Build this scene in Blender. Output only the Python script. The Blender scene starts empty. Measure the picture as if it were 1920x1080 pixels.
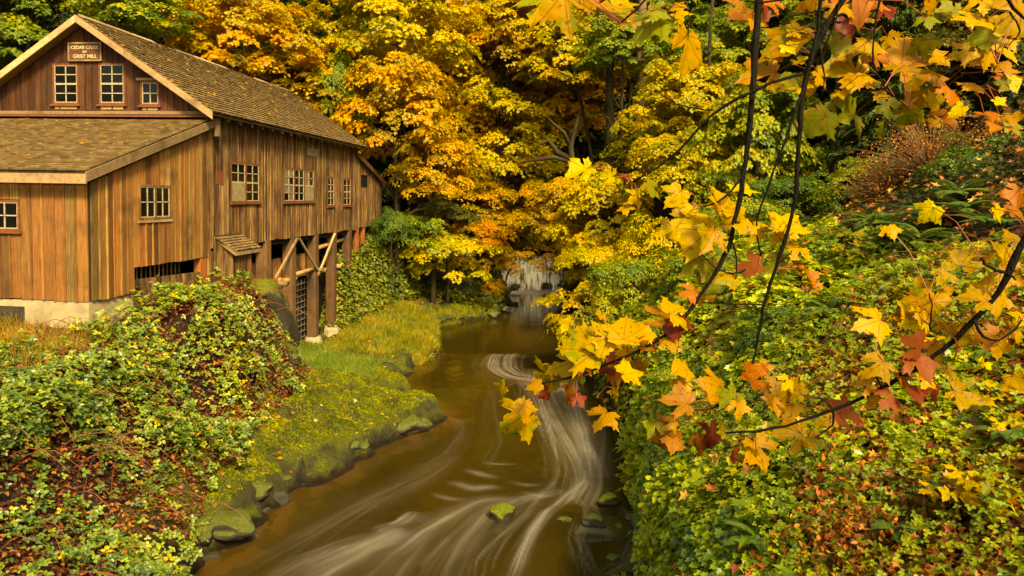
import bpy, bmesh, math, random
import numpy as np
from mathutils import Vector, Matrix, noise as mnoise

S = bpy.context.scene
COL = S.collection
rad = math.radians

# ------------------------------------------------------------------ camera
FOC, CY, CAM_H = 1333.0, 447.0, 8.5
PITCH, ROLL = rad(3.3), rad(1.0)
_f = np.array([0, math.cos(PITCH), -math.sin(PITCH)]); _u0 = np.array([0, math.sin(PITCH), math.cos(PITCH)]); _r0 = np.array([1.0, 0, 0])
CR = math.cos(ROLL) * _r0 + math.sin(ROLL) * _u0
CU = -math.sin(ROLL) * _r0 + math.cos(ROLL) * _u0
CP = np.array([0, 0, CAM_H])
cam_d = bpy.data.cameras.new('camera'); cam = bpy.data.objects.new('camera', cam_d); COL.objects.link(cam)
cam.matrix_world = Matrix(((CR[0], CU[0], -_f[0], 0), (CR[1], CU[1], -_f[1], 0), (CR[2], CU[2], -_f[2], CAM_H), (0, 0, 0, 1)))
cam_d.sensor_width = 36; cam_d.lens = 36 * FOC / 1920; cam_d.shift_y = -(540 - CY) / 1920
cam_d.clip_start = 0.05; cam_d.clip_end = 600
S.camera = cam

# ------------------------------------------------------------------ daylight
SUN_EL, SUN_AZ = rad(43), rad(157)        # azimuth measured clockwise from +Y: behind the camera, from the right
w = bpy.data.worlds.new('World'); S.world = w; w.use_nodes = True
wn = w.node_tree; bg = wn.nodes['Background']
sky = wn.nodes.new('ShaderNodeTexSky'); sky.sky_type = 'NISHITA'; sky.sun_disc = False
sky.sun_elevation = SUN_EL; sky.sun_rotation = SUN_AZ; sky.air_density = 1.0; sky.dust_density = 4.0; sky.ozone_density = 0.6
wn.links.new(sky.outputs[0], bg.inputs[0]); bg.inputs[1].default_value = 0.11
sd = bpy.data.lights.new('sun', 'SUN'); sd.energy = 3.3; sd.angle = rad(10); sd.color = (1.0, 0.86, 0.66)
sun = bpy.data.objects.new('sun', sd); COL.objects.link(sun)
_sv = Vector((math.sin(SUN_AZ) * math.cos(SUN_EL), math.cos(SUN_AZ) * math.cos(SUN_EL), math.sin(SUN_EL)))
sun.rotation_euler = _sv.to_track_quat('Z', 'Y').to_euler(); sun.location = (20, -20, 60)
V = S.view_settings; V.view_transform = 'Standard'; V.look = 'None'; V.gamma = 1.0; V.use_curve_mapping = False
V.exposure = 1.2
try:
    V.use_white_balance = True; V.white_balance_temperature = 10000; V.white_balance_tint = -6
except Exception:
    pass
S.cycles.max_bounces = 6; S.cycles.diffuse_bounces = 3; S.cycles.glossy_bounces = 2; S.cycles.transmission_bounces = 3
S.cycles.transparent_max_bounces = 4

# ------------------------------------------------------------------ helpers
def ray(px, py):
    return (px - 960) / FOC * CR - (py - CY) / FOC * CU + _f
def atY(px, py, Y):
    d = ray(px, py); return CP + d * (Y / d[1])
def atZ(px, py, Z=0.0):
    d = ray(px, py); return CP + d * ((Z - CAM_H) / d[2])
def project(P):
    d = P - CP; z = d @ _f
    z = np.where(np.abs(z) < 1e-6, 1e-6, z)
    return 960 + FOC * (d @ CR) / z, CY - FOC * (d @ CU) / z, z
def in_view(P, m=140):
    x, y, z = project(P)
    return (z > .3) & (x > -m) & (x < 1920 + m) & (y > -m) & (y < 1080 + m)

def tag(o, label=None, cat=None, group=None, kind=None):
    if label: o['label'] = label
    if cat: o['category'] = cat
    if group: o['group'] = group
    if kind: o['kind'] = kind
    return o
def link(name, me, mat=None, parent=None):
    o = bpy.data.objects.new(name, me); COL.objects.link(o)
    if mat and len(me.materials) == 0: me.materials.append(mat)
    if parent: o.parent = parent
    return o
def empty(name, loc=(0, 0, 0), rz=0.0):
    o = bpy.data.objects.new(name, None); COL.objects.link(o); o.location = loc; o.rotation_euler = (0, 0, rz)
    o.empty_display_size = .3
    return o

def np_mesh(name, verts, nv_per, idx, attrs=None, smooth=False):
    """verts (N,3); idx flat loop indices; nv_per: array of loops per polygon"""
    me = bpy.data.meshes.new(name)
    verts = np.ascontiguousarray(verts, dtype=np.float32); idx = np.ascontiguousarray(idx, dtype=np.int32)
    nv_per = np.ascontiguousarray(nv_per, dtype=np.int32)
    me.vertices.add(len(verts)); me.vertices.foreach_set('co', verts.ravel())
    me.loops.add(len(idx)); me.loops.foreach_set('vertex_index', idx)
    me.polygons.add(len(nv_per))
    st = np.zeros(len(nv_per), dtype=np.int32); st[1:] = np.cumsum(nv_per)[:-1]
    me.polygons.foreach_set('loop_start', st)
    try: me.polygons.foreach_set('loop_total', nv_per)
    except Exception: pass
    me.polygons.foreach_set('use_smooth', np.full(len(nv_per), bool(smooth)))
    for k, a in (attrs or {}).items():
        at = me.attributes.new(k, 'FLOAT', 'POINT'); at.data.foreach_set('value', np.ascontiguousarray(a, dtype=np.float32))
    me.update(calc_edges=True); me.validate()
    return me

def norm(v):
    return v / np.maximum(np.linalg.norm(v, axis=-1, keepdims=True), 1e-9)

class Cloud:
    """collects many small copies of a template face set into one mesh"""
    def __init__(self): self.v = []; self.n = []; self.i = []; self.h = []; self.off = 0
    def add(self, tmpl, P, Nrm, size, h, rng, tip=None, spin=None):
        tv, tf = tmpl; N = len(P)
        if N == 0: return
        z = norm(Nrm)
        ref = tip if tip is not None else norm(rng.normal(size=(N, 3)))
        y = norm(ref - (ref * z).sum(1, keepdims=True) * z); x = np.cross(y, z)
        size = np.broadcast_to(np.asarray(size, float), (N,))
        V3 = P[:, None, :] + size[:, None, None] * (tv[None, :, 0:1] * x[:, None, :] + tv[None, :, 1:2] * y[:, None, :] + tv[None, :, 2:3] * z[:, None, :])
        K = len(tv); self.v.append(V3.reshape(-1, 3)); self.h.append(np.repeat(h, K))
        fi = np.concatenate([np.array(f) for f in tf]); fn = np.array([len(f) for f in tf])
        self.i.append((fi[None, :] + (np.arange(N) * K)[:, None] + self.off).ravel()); self.n.append(np.tile(fn, N)); self.off += N * K
    def mesh(self, name, smooth=False):
        return np_mesh(name, np.concatenate(self.v), np.concatenate(self.n), np.concatenate(self.i), {'h': np.concatenate(self.h)}, smooth)

def _poly(pts, fold=0.0):
    """half outline (from base to tip, right side) -> folded leaf: two n-gons meeting on the midrib"""
    r = np.array(pts, float); n = len(r)
    R = np.c_[r, fold * np.abs(r[:, 0])]; L = R.copy(); L[:, 0] *= -1
    v = np.concatenate([R, L[1:-1]])
    right = list(range(n)); left = [0] + [n + k for k in range(n - 2)] + [n - 1]
    return v, [right, left[::-1]]
T_LEAF5 = _poly([(0, 0), (.45, -.12), (.24, .18), (.62, .42), (.22, .5), (0, 1)], .25)          # palmate maple leaf, small in the picture
T_OVAL = _poly([(0, 0), (.28, .3), (.26, .62), (0, 1)], .3)
T_ROUND = _poly([(0, 0), (.4, .1), (.5, .5), (.3, .85), (0, 1)], .2)
T_IVY = _poly([(0, .05), (.3, -.1), (.55, .2), (.34, .38), (.42, .68), (.16, .72), (0, 1.05)], .22)
def _tri():
    v, f = T_OVAL; vs = []; fs = []; o = 0
    for a, s, b in ((0, .6, .12), (75, .52, .05), (-75, .52, .05)):
        c, sn = math.cos(rad(a)), math.sin(rad(a)); q = v.copy() * s; q[:, 0] *= 1.25; q[:, 1] += b
        q = np.c_[q[:, 0] * c - q[:, 1] * sn, q[:, 0] * sn + q[:, 1] * c, q[:, 2]]
        vs.append(q); fs += [[k + o for k in g] for g in f]; o += len(q)
    return np.concatenate(vs), fs
T_TRI = _tri()
T_BLADE = (np.array([(-.02, 0, 0), (.02, 0, 0), (.014, .5, .06), (-.014, .5, .06), (0, 1, .3)]), [[0, 1, 2, 3], [3, 2, 4]])
T_NEEDLE = (np.array([(-.1, 0, 0), (.1, 0, 0), (.13, .55, -.03), (0, 1, -.2), (-.13, .55, -.03)]), [[0, 1, 2, 3, 4]])

def tube_data(path, radii, sides=7, off=0):
    P = np.array(path, float); n = len(P); R = np.broadcast_to(np.asarray(radii, float), (n,))
    T = np.gradient(P, axis=0) if n > 2 else np.tile(P[1] - P[0], (2, 1)); T = norm(T)
    ref = np.array([0, 0, 1.0]) if abs(T[0][2]) < .9 else np.array([1.0, 0, 0])
    vs = []
    a = np.linspace(0, 2 * math.pi, sides, endpoint=False)
    X = np.cross(T[0], ref); X /= np.linalg.norm(X)
    for k in range(n):
        X = X - (X @ T[k]) * T[k]; X /= np.linalg.norm(X); Y = np.cross(T[k], X)
        vs.append(P[k] + R[k] * (np.cos(a)[:, None] * X + np.sin(a)[:, None] * Y))
    f = []
    for k in range(n - 1):
        for j in range(sides):
            a0 = off + k * sides + j; a1 = off + k * sides + (j + 1) % sides
            f.append((a0, a1, a1 + sides, a0 + sides))
    f.append(tuple(off + j for j in range(sides))[::-1]); f.append(tuple(off + (n - 1) * sides + j for j in range(sides)))
    return np.concatenate(vs), f
class MB:
    """mesh builder: boxes, tubes, prisms joined as one part"""
    def __init__(self): self.v = []; self.f = []; self.n = 0
    def _push(self, v, f): self.v += [tuple(map(float, q)) for q in v]; self.f += f; self.n = len(self.v)
    def tube(self, path, r, sides=7): v, f = tube_data(path, r, sides, self.n); self._push(v, f); return self
    def hexa(self, c):       # 8 corners: bottom 4 ccw, top 4 ccw
        o = self.n
        self._push(c, [(o + 3, o + 2, o + 1, o), (o + 4, o + 5, o + 6, o + 7)] + [(o + k, o + (k + 1) % 4, o + 4 + (k + 1) % 4, o + 4 + k) for k in range(4)]); return self
    def box(self, a, b):
        x0, y0, z0 = a; x1, y1, z1 = b
        return self.hexa([(x0, y0, z0), (x1, y0, z0), (x1, y1, z0), (x0, y1, z0), (x0, y0, z1), (x1, y0, z1), (x1, y1, z1), (x0, y1, z1)])
    def build(self, name, mat, parent=None, smooth=False):
        me = bpy.data.meshes.new(name); me.from_pydata(self.v, [], self.f); me.update()
        if smooth: me.polygons.foreach_set('use_smooth', np.ones(len(me.polygons), dtype=bool))
        return link(name, me, mat, parent)

def _hash(ix, iy, s):
    n = (ix * 374761393 + iy * 668265263 + s * 974711) & 0xffffffff
    n = ((n ^ (n >> 13)) * 1274126177) & 0xffffffff
    return ((n ^ (n >> 16)) & 0xffff) / 65535.0
def vnoise(x, y, s=0):
    x = np.asarray(x, float); y = np.asarray(y, float)
    ix = np.floor(x).astype(np.int64); iy = np.floor(y).astype(np.int64); fx = x - ix; fy = y - iy
    fx = fx * fx * (3 - 2 * fx); fy = fy * fy * (3 - 2 * fy)
    a = _hash(ix, iy, s); b = _hash(ix + 1, iy, s); c = _hash(ix, iy + 1, s); d = _hash(ix + 1, iy + 1, s)
    return (a + (b - a) * fx) * (1 - fy) + (c + (d - c) * fx) * fy
def fbm(x, y, s=0, o=4):
    t = 0; am = .5; f = 1.0
    for k in range(o): t = t + am * vnoise(np.asarray(x) * f + 17.3 * k, np.asarray(y) * f, s + k); am *= .5; f *= 2.03
    return t * 2 - 1 + am            # about -1..1
def sstep(a, b, x):
    t = np.clip((x - a) / (b - a), 0, 1); return t * t * (3 - 2 * t)

# ------------------------------------------------------------------ materials
def nodes(name):
    m = bpy.data.materials.new(name); m.use_nodes = True; nt = m.node_tree
    return m, nt, nt.nodes['Principled BSDF']
def nd(nt, t, ins=None, **kw):
    n = nt.nodes.new(t)
    for k, v in kw.items(): setattr(n, k, v)
    for k, v in (ins or {}).items():
        if hasattr(v, 'is_output') or isinstance(v, bpy.types.NodeSocket): nt.links.new(v, n.inputs[k])
        else: n.inputs[k].default_value = v
    return n
def ramp(nt, fac, stops, interp='LINEAR'):
    r = nt.nodes.new('ShaderNodeValToRGB'); cr = r.color_ramp; cr.interpolation = interp
    while len(cr.elements) < len(stops): cr.elements.new(.5)
    for e, (p, c) in zip(cr.elements, stops): e.position = p; e.color = (c[0], c[1], c[2], 1)
    nt.links.new(fac, r.inputs[0]); return r.outputs[0]
def mixc(nt, fac, a, b, blend='MIX'):
    n = nt.nodes.new('ShaderNodeMix'); n.data_type = 'RGBA'; n.blend_type = blend
    for s, v in ((0, fac), (6, a), (7, b)):
        if isinstance(v, bpy.types.NodeSocket): nt.links.new(v, n.inputs[s])
        else: n.inputs[s].default_value = (*v, 1) if isinstance(v, tuple) else v
    return n.outputs[2]
def mth(nt, op, a, b=None, c=None, clamp=False):
    n = nt.nodes.new('ShaderNodeMath'); n.operation = op; n.use_clamp = clamp
    for k, v in enumerate((a, b, c)):
        if v is None: continue
        if isinstance(v, bpy.types.NodeSocket): nt.links.new(v, n.inputs[k])
        else: n.inputs[k].default_value = v
    return n.outputs[0]
def tnoise(nt, vec, scale, detail=3, rough=.55, dims='3D', vscale=None):
    if vscale is not None:
        mp = nt.nodes.new('ShaderNodeMapping'); mp.inputs['Scale'].default_value = vscale; nt.links.new(vec, mp.inputs[0]); vec = mp.outputs[0]
    n = nt.nodes.new('ShaderNodeTexNoise'); n.inputs['Scale'].default_value = scale; n.inputs['Detail'].default_value = detail; n.inputs['Roughness'].default_value = rough
    nt.links.new(vec, n.inputs['Vector']); return n.outputs[0]
def bump(nt, bsdf, h, strength, dist):
    b = nt.nodes.new('ShaderNodeBump'); b.inputs['Strength'].default_value = strength; b.inputs['Distance'].default_value = dist
    nt.links.new(h, b.inputs['Height']); nt.links.new(b.outputs[0], bsdf.inputs['Normal']); return b

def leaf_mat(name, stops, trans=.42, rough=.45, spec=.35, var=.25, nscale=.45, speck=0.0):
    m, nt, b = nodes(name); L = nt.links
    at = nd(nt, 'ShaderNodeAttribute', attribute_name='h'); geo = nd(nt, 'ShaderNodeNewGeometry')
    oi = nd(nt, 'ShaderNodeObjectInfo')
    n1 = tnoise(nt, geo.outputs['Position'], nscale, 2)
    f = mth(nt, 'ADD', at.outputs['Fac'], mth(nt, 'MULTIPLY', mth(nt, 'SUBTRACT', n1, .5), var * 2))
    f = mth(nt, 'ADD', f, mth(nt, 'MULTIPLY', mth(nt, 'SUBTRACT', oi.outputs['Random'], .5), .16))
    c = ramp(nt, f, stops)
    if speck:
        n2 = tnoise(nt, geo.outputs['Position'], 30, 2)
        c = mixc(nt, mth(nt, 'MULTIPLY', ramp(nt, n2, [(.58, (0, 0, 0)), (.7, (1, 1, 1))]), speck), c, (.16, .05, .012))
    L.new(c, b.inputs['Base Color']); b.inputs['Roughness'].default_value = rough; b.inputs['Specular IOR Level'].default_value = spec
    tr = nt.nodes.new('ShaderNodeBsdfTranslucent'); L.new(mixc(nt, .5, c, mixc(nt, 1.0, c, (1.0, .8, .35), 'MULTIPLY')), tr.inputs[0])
    mx = nt.nodes.new('ShaderNodeMixShader'); mx.inputs[0].default_value = trans
    L.new(b.outputs[0], mx.inputs[1]); L.new(tr.outputs[0], mx.inputs[2]); L.new(mx.outputs[0], nt.nodes['Material Output'].inputs[0])
    return m

def wood_mat(name, stops, grey=.35, seed=0.0, axis_scale=(9, 9, .55), dark=.55, moss=0.0):
    """weathered sawn timber: every board its own tone, grain along z, stains"""
    m, nt, b = nodes(name); L = nt.links
    oi = nd(nt, 'ShaderNodeObjectInfo'); geo = nd(nt, 'ShaderNodeNewGeometry'); tc = nd(nt, 'ShaderNodeTexCoord')
    off = nd(nt, 'ShaderNodeVectorMath', {0: tc.outputs['Object']}, operation='ADD')
    comb = nd(nt, 'ShaderNodeCombineXYZ'); 
    L.new(mth(nt, 'MULTIPLY', oi.outputs['Random'], 40.0), comb.inputs[0]); L.new(mth(nt, 'MULTIPLY', oi.outputs['Random'], 91.0), comb.inputs[2]); L.new(comb.outputs[0], off.inputs[1])
    p = off.outputs[0]
    tone = ramp(nt, oi.outputs['Random'], stops)
    g = tnoise(nt, p, 3.0, 5, .65, vscale=axis_scale)
    g2 = tnoise(nt, p, 1.6, 4, .65, vscale=(5, 5, .5))
    c = mixc(nt, ramp(nt, g, [(.36, (0, 0, 0)), (.58, (1, 1, 1))]), mixc(nt, dark, tone, (.02, .012, .006)), tone)
    c = mixc(nt, mth(nt, 'MULTIPLY', ramp(nt, g2, [(.42, (0, 0, 0)), (.68, (1, 1, 1))]), grey), c, (.42, .26, .10))
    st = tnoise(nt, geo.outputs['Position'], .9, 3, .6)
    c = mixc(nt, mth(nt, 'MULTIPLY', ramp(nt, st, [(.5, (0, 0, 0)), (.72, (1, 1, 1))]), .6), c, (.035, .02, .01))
    if moss:
        ms = tnoise(nt, geo.outputs['Position'], 2.2, 4, .7)
        c = mixc(nt, mth(nt, 'MULTIPLY', ramp(nt, ms, [(.5, (0, 0, 0)), (.65, (1, 1, 1))]), moss), c, (.12, .12, .015))
    L.new(c, b.inputs['Base Color']); b.inputs['Roughness'].default_value = .8; b.inputs['Specular IOR Level'].default_value = .25
    b.inputs['Base Color'].links and None
    vr = mth(nt, 'ADD', mth(nt, 'MULTIPLY', mth(nt, 'FRACT', mth(nt, 'MULTIPLY', oi.outputs['Random'], 37.7)), .95), .5)
    sc_ = nd(nt, 'ShaderNodeVectorMath', {0: c}, operation='SCALE'); L.new(vr, sc_.inputs['Scale']); L.new(sc_.outputs[0], b.inputs['Base Color'])
    bump(nt, b, g, .5, .012)
    return m

M = {}
M['board_tan'] = wood_mat('sawn cedar boards', [(0, (.17, .042, .010)), (.2, (.40, .165, .045)), (.42, (.25, .07, .016)), (.6, (.40, .19, .045)), (.75, (.13, .045, .011)), (.9, (.34, .20, .06)), (1, (.20, .08, .02))], .25)
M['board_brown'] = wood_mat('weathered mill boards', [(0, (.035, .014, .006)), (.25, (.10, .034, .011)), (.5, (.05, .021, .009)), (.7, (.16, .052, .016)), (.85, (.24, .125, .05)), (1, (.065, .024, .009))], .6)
M['board_red'] = wood_mat('dark red gable boards', [(0, (.035, .009, .004)), (.4, (.08, .020, .007)), (.7, (.05, .014, .006)), (1, (.11, .035, .011))], .1)
M['trim'] = wood_mat('pale weathered trim', [(0, (.34, .21, .11)), (1, (.46, .30, .16))], .4, axis_scale=(3, 3, 3), dark=.35)
M['post'] = wood_mat('rough creosoted posts', [(0, (.11, .05, .022)), (1, (.17, .085, .04))], .12, axis_scale=(8, 8, .8))
M['post_red'] = wood_mat('orange stained posts', [(0, (.30, .085, .02)), (1, (.36, .11, .03))], .1)
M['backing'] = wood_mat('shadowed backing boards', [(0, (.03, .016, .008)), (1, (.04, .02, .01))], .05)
M['log'] = wood_mat('round floor logs', [(0, (.34, .20, .09)), (1, (.30, .17, .07))], .4, axis_scale=(4, 4, 4))

def simple(name, col, rough=.7, spec=.3, nz=0.0, nscale=4.0, col2=None, bmp=0.0, metal=0):
    m, nt, b = nodes(name); b.inputs['Roughness'].default_value = rough; b.inputs['Specular IOR Level'].default_value = spec; b.inputs['Metallic'].default_value = metal
    geo = nd(nt, 'ShaderNodeNewGeometry'); n = tnoise(nt, geo.outputs['Position'], nscale, 4, .65)
    c2 = col2 or tuple(k * (1 - nz) for k in col)
    nt.links.new(mixc(nt, ramp(nt, n, [(.35, (0, 0, 0)), (.65, (1, 1, 1))]), c2, col), b.inputs['Base Color'])
    if bmp: bump(nt, b, n, bmp, .03)
    return m
M['white_paint'] = simple('old white window paint', (.50, .41, .28), .65, .3, .5, 18)
M['red_frame'] = simple('red brown window frame', (.22, .07, .03), .7, .2, .4, 12)
M['glass'] = simple('dark window glass', (.008, .008, .006), .12, .35, .6, 3)  # opaque pane; the dark room behind is put into its colour
M['ply'] = simple('pale plywood panel', (.30, .24, .12), .75, .2, .35, 5)
M['dusty'] = simple('dusty window glass', (.22, .19, .11), .3, .5, .5, 6)
M['dark'] = simple('shadowed interior', (.012, .009, .006), .9, .1)  # near-black puts the shade inside and under the mill into the colour
M['concrete'] = simple('old poured concrete', (.42, .33, .19), .9, .2, .35, 2.5, bmp=.4)
M['concrete_dark'] = simple('dark lower concrete', (.05, .038, .022), .75, .3, .5, 3.0, bmp=.5)  # darker tone for the foundation below the pale band
M['sign'] = simple('brown sign board', (.13, .05, .02), .6, .3, .3, 9)
M['sign_white'] = simple('cream sign lettering', (.55, .44, .30), .7, .2, .3, 25)
M['metal'] = simple('old grate iron', (.16, .14, .11), .5, .4, .4, 20)
def shingle_mat():
    m, nt, b = nodes('weathered cedar shingles'); L = nt.links
    at = nd(nt, 'ShaderNodeAttribute', attribute_name='h'); geo = nd(nt, 'ShaderNodeNewGeometry'); oi = nd(nt, 'ShaderNodeObjectInfo')
    f = mth(nt, 'FRACT', mth(nt, 'ADD', at.outputs['Fac'], oi.outputs['Random']))
    c = ramp(nt, f, [(0, (.10, .06, .025)), (.3, (.24, .15, .065)), (.6, (.15, .095, .04)), (.85, (.31, .21, .10)), (1, (.12, .07, .03))])
    n = tnoise(nt, geo.outputs['Position'], .8, 4, .7); n2 = tnoise(nt, geo.outputs['Position'], 14, 3, .7)
    c = mixc(nt, mth(nt, 'MULTIPLY', ramp(nt, n, [(.46, (0, 0, 0)), (.62, (1, 1, 1))]), .22), c, (.13, .11, .015))
    c = mixc(nt, mth(nt, 'MULTIPLY', n2, .45), c, (.06, .035, .015))
    L.new(c, b.inputs['Base Color']); b.inputs['Roughness'].default_value = .85; b.inputs['Specular IOR Level'].default_value = .2
    bump(nt, b, n2, .4, .01); return m
M['shingle'] = shingle_mat()
def bark(name, a, b2, moss=.4, spec=.2):
    m, nt, b = nodes(name); geo = nd(nt, 'ShaderNodeNewGeometry'); P = geo.outputs['Position']
    n = tnoise(nt, P, 4, 5, .7, vscale=(3, 3, .8)); c = mixc(nt, n, a, b2)
    n3 = tnoise(nt, P, 1.1, 4, .6)
    c = mixc(nt, mth(nt, 'MULTIPLY', ramp(nt, n3, [(.45, (0, 0, 0)), (.6, (1, 1, 1))]), moss), c, (.07, .08, .012))
    nt.links.new(c, b.inputs['Base Color']); b.inputs['Roughness'].default_value = .85; b.inputs['Specular IOR Level'].default_value = spec
    bump(nt, b, n, .8, .05); return m
M['bark'] = bark('mossy maple bark', (.014, .009, .005), (.05, .032, .017))
M['bark_pale'] = bark('pale conifer bark', (.09, .05, .025), (.22, .14, .075), .15)
M['twig'] = bark('black wet branch bark', (.003, .0022, .0016), (.010, .007, .005), .06, .12)
# ------------------------------------------------------------------ terrain
# per section (y): left bank  edge x | shelf x,z | bank top x,z ; right bank edge x | three slope points x,z
SEC = np.array([
 # y     xe    xs   zs    xc    zc     xr   x1   z1    x2   z2    x3   z3
 (-4,  -5.5, -6.3, 1.0,  -8.6, 3.4,   2.2, 2.5, 3.6,  4.5, 5.0,  8.0, 6.8),
 (3,   -5.6, -6.4, 1.0,  -8.8, 3.5,   2.2, 2.5, 3.4,  4.6, 4.9,  8.5, 7.2),
 (8,   -6.0, -6.8, 1.0,  -9.2, 3.7,   2.6, 3.0, 3.2,  4.9, 4.9,  9.0, 7.4),
 (12,  -6.6, -7.4, 1.0, -10.2, 4.0,   2.7, 3.1, 3.3,  5.5, 5.5,  9.0, 7.4),
 (15.5,-6.94,-7.7, 0.9, -10.4, 4.3,   3.3, 3.8, 3.0,  6.0, 5.7,  9.0, 7.3),
 (19.5,-6.2, -7.9, 1.0, -10.4, 4.3,   3.8, 4.4, 2.8,  6.6, 5.9,  9.2, 7.1),
 (23,  -4.5, -7.8, 1.5,  -9.2, 4.9,   4.1, 4.6, 2.7,  7.4, 6.3, 10.0, 7.3),
 (26.8,-2.5, -8.0, 1.4,  -9.4, 4.9,   4.2, 4.8, 2.8,  8.0, 6.5, 12.0, 7.4),
 (28.6,-3.4, -9.6, 1.2, -10.8, 4.0,   4.2, 4.9, 2.9,  8.4, 6.6, 13.5, 7.5),
 (30.2,-4.4,-11.6, .95, -14.0, 1.6,   4.3, 5.0, 3.0,  8.8, 6.7, 14.5, 7.6),
 (32.1,-5.3,-11.6, .75, -16.0, 1.4,   4.4, 5.2, 3.0,  9.2, 6.8, 15.0, 7.7),
 (38.4,-4.1,-10.3, 0.5, -16.5, 1.2,   4.6, 5.8, 3.2, 10.0, 7.0, 16.0, 7.8),
 (40.5,-4.3, -9.6, 0.8, -10.4, 4.6,   4.7, 6.0, 3.2, 10.4, 7.0, 16.5, 7.9),
 (46,  -4.9, -8.3, 1.3,  -9.3, 5.5,   4.9, 6.5, 3.5, 11.0, 7.2, 17.0, 8.2),
 (50,  -1.0, -7.0, 1.3,  -8.6, 5.7,   5.2, 6.8, 3.8, 12.0, 7.5, 18.0, 8.8),
 (57,   0.3, -2.6, 1.2,  -6.0, 4.2,   5.4, 7.0, 4.0, 13.0, 8.0, 19.0,10.0),
 (65,  -1.2, -2.4, 3.6,  -5.0, 5.0,   4.8, 6.4, 4.6, 12.5, 8.6, 20.0,12.0),
 (80,  -1.5, -3.0, 4.6,  -6.0, 7.0,   4.8, 6.5, 5.5, 12.5,10.0, 20.0,14.0)])
def ground0(x, y):
    x = np.asarray(x, float); y = np.asarray(y, float)
    x = np.where(x > 1, x + .32 * np.sin(y * 1.1) * np.sin(y * .43 + 1) * np.clip((14 - x) / 10, 0, 1), x)
    x = np.where((x < 1) & (y > 10) & (y < 60), x + (.26 * np.sin(y * 2.3) * np.sin(y * .7) + .16 * np.sin(y * 5.1 + 1)) * np.clip((x + 10.5) / 2, 0, 1), x)
    q = [np.interp(y, SEC[:, 0], SEC[:, k]) for k in range(1, 13)]
    xe, xs, zs, xc, zc, xr, x1, z1, x2, z2, x3, z3 = q
    xf = np.minimum(xc - 8, -26.0)
    def seg(x, xa, za, xb, zb): return za + (zb - za) * np.clip((x - xa) / (xb - xa), 0, 1)
    zfar = np.maximum(zc, 4.2) + .8
    bed = -0.7 * np.minimum(1, np.minimum(np.maximum(x - xe, 0), np.maximum(xr - x, 0)) / .8 + .12)
    lip = 3.3 * sstep(65.6, 66.3, y)
    bed = np.where(y > 65.0, bed + lip, bed)
    zl = np.where(x > xs, seg(-x, -xe, 0.0, -xs, zs), np.where(x > xc, seg(-x, -xs, zs, -xc, zc),
         np.where(x > xf, seg(-x, -xc, zc, -xf, zfar), zfar + (xf - x) * .62)))
    zr = np.where(x < x1, seg(x, xr, 0.0, x1, z1), np.where(x < x2, seg(x, x1, z1, x2, z2),
         np.where(x < x3, seg(x, x2, z2, x3, z3), z3 + (x - x3) * .62)))
    z = np.where(x < xe, zl, np.where(x > xr, zr, bed))
    z = np.where((x >= xe) & (x <= xr), z, np.maximum(z, np.where(y > 65.6, lip * .9, -9)))
    z = z + np.maximum(0, y - 74) * .55
    return z
_rg = np.random.default_rng(5)
_lx = _rg.uniform(-11, -2, 260); _ly = _rg.uniform(14, 47, 260); _lr = _rg.uniform(.35, 1.15, 260)
_lh = _lr * _rg.uniform(.2, .5, 260)
_lx = np.r_[_lx, _rg.uniform(-10, -2, 420)]; _ly = np.r_[_ly, _rg.uniform(14, 33, 420)]; _q = _rg.uniform(.16, .48, 420); _lr = np.r_[_lr, _q]; _lh = np.r_[_lh, _q * _rg.uniform(.45, .8, 420)]
def lumps(x, y):
    z = np.zeros_like(x)
    for a, b, r, h in zip(_lx, _ly, _lr, _lh):
        m = (np.abs(x - a) < r) & (np.abs(y - b) < r)
        if not m.any(): continue
        d = ((x[m] - a) ** 2 + ((y[m] - b) * 1.2) ** 2) / r ** 2
        z[m] = np.maximum(z[m], h * np.sqrt(np.maximum(0, 1 - d)))
    return z
def zone(x, y):
    """moss-rock shelf weight on the left bank"""
    xe = np.interp(y, SEC[:, 0], SEC[:, 1]); xs = np.interp(y, SEC[:, 0], SEC[:, 2])
    return (sstep(xs - .9, xs + .1, x) * (1 - sstep(xe + .2, xe + .7, x)) * sstep(13.5, 15, y) * (1 - sstep(58, 62, y)))
_cache = {}
def ground(x, y):
    x = np.atleast_1d(np.asarray(x, float)); y = np.atleast_1d(np.asarray(y, float))
    z = ground0(x, y)
    for dx, dy in ((.25, 0), (-.25, 0), (0, .35), (0, -.35)): z = z + ground0(x + dx, y + dy)
    z = z / 5
    xe = np.interp(y, SEC[:, 0], SEC[:, 1]); xr = np.interp(y, SEC[:, 0], SEC[:, 6])
    dry = np.maximum(sstep(-.1, .9, xe - x), sstep(-.1, .9, x - xr))
    z = z + dry * (.22 * fbm(x * .8, y * .8, 3) + .07 * fbm(x * 4, y * 4, 9, 3))
    zn = zone(x, y)
    z = z + zn * .30 * sstep(.0, .3, xe - x + .12 * fbm(x * 2, y * 2, 23, 2))
    z = z + zn * (lumps(x, y) * 1.25 * (1 - .75 * sstep(28, 30, y) * (x < -5.5)) + .11 * fbm(x * 5, y * 5, 21, 4) * 1.2 - .12)
    return z
def gnormal(x, y, e=.18):
    dx = (ground(x + e, y) - ground(x - e, y)) / (2 * e); dy = (ground(x, y + e) - ground(x, y - e)) / (2 * e)
    return norm(np.stack([-dx, -dy, np.ones_like(dx)], 1))

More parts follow.
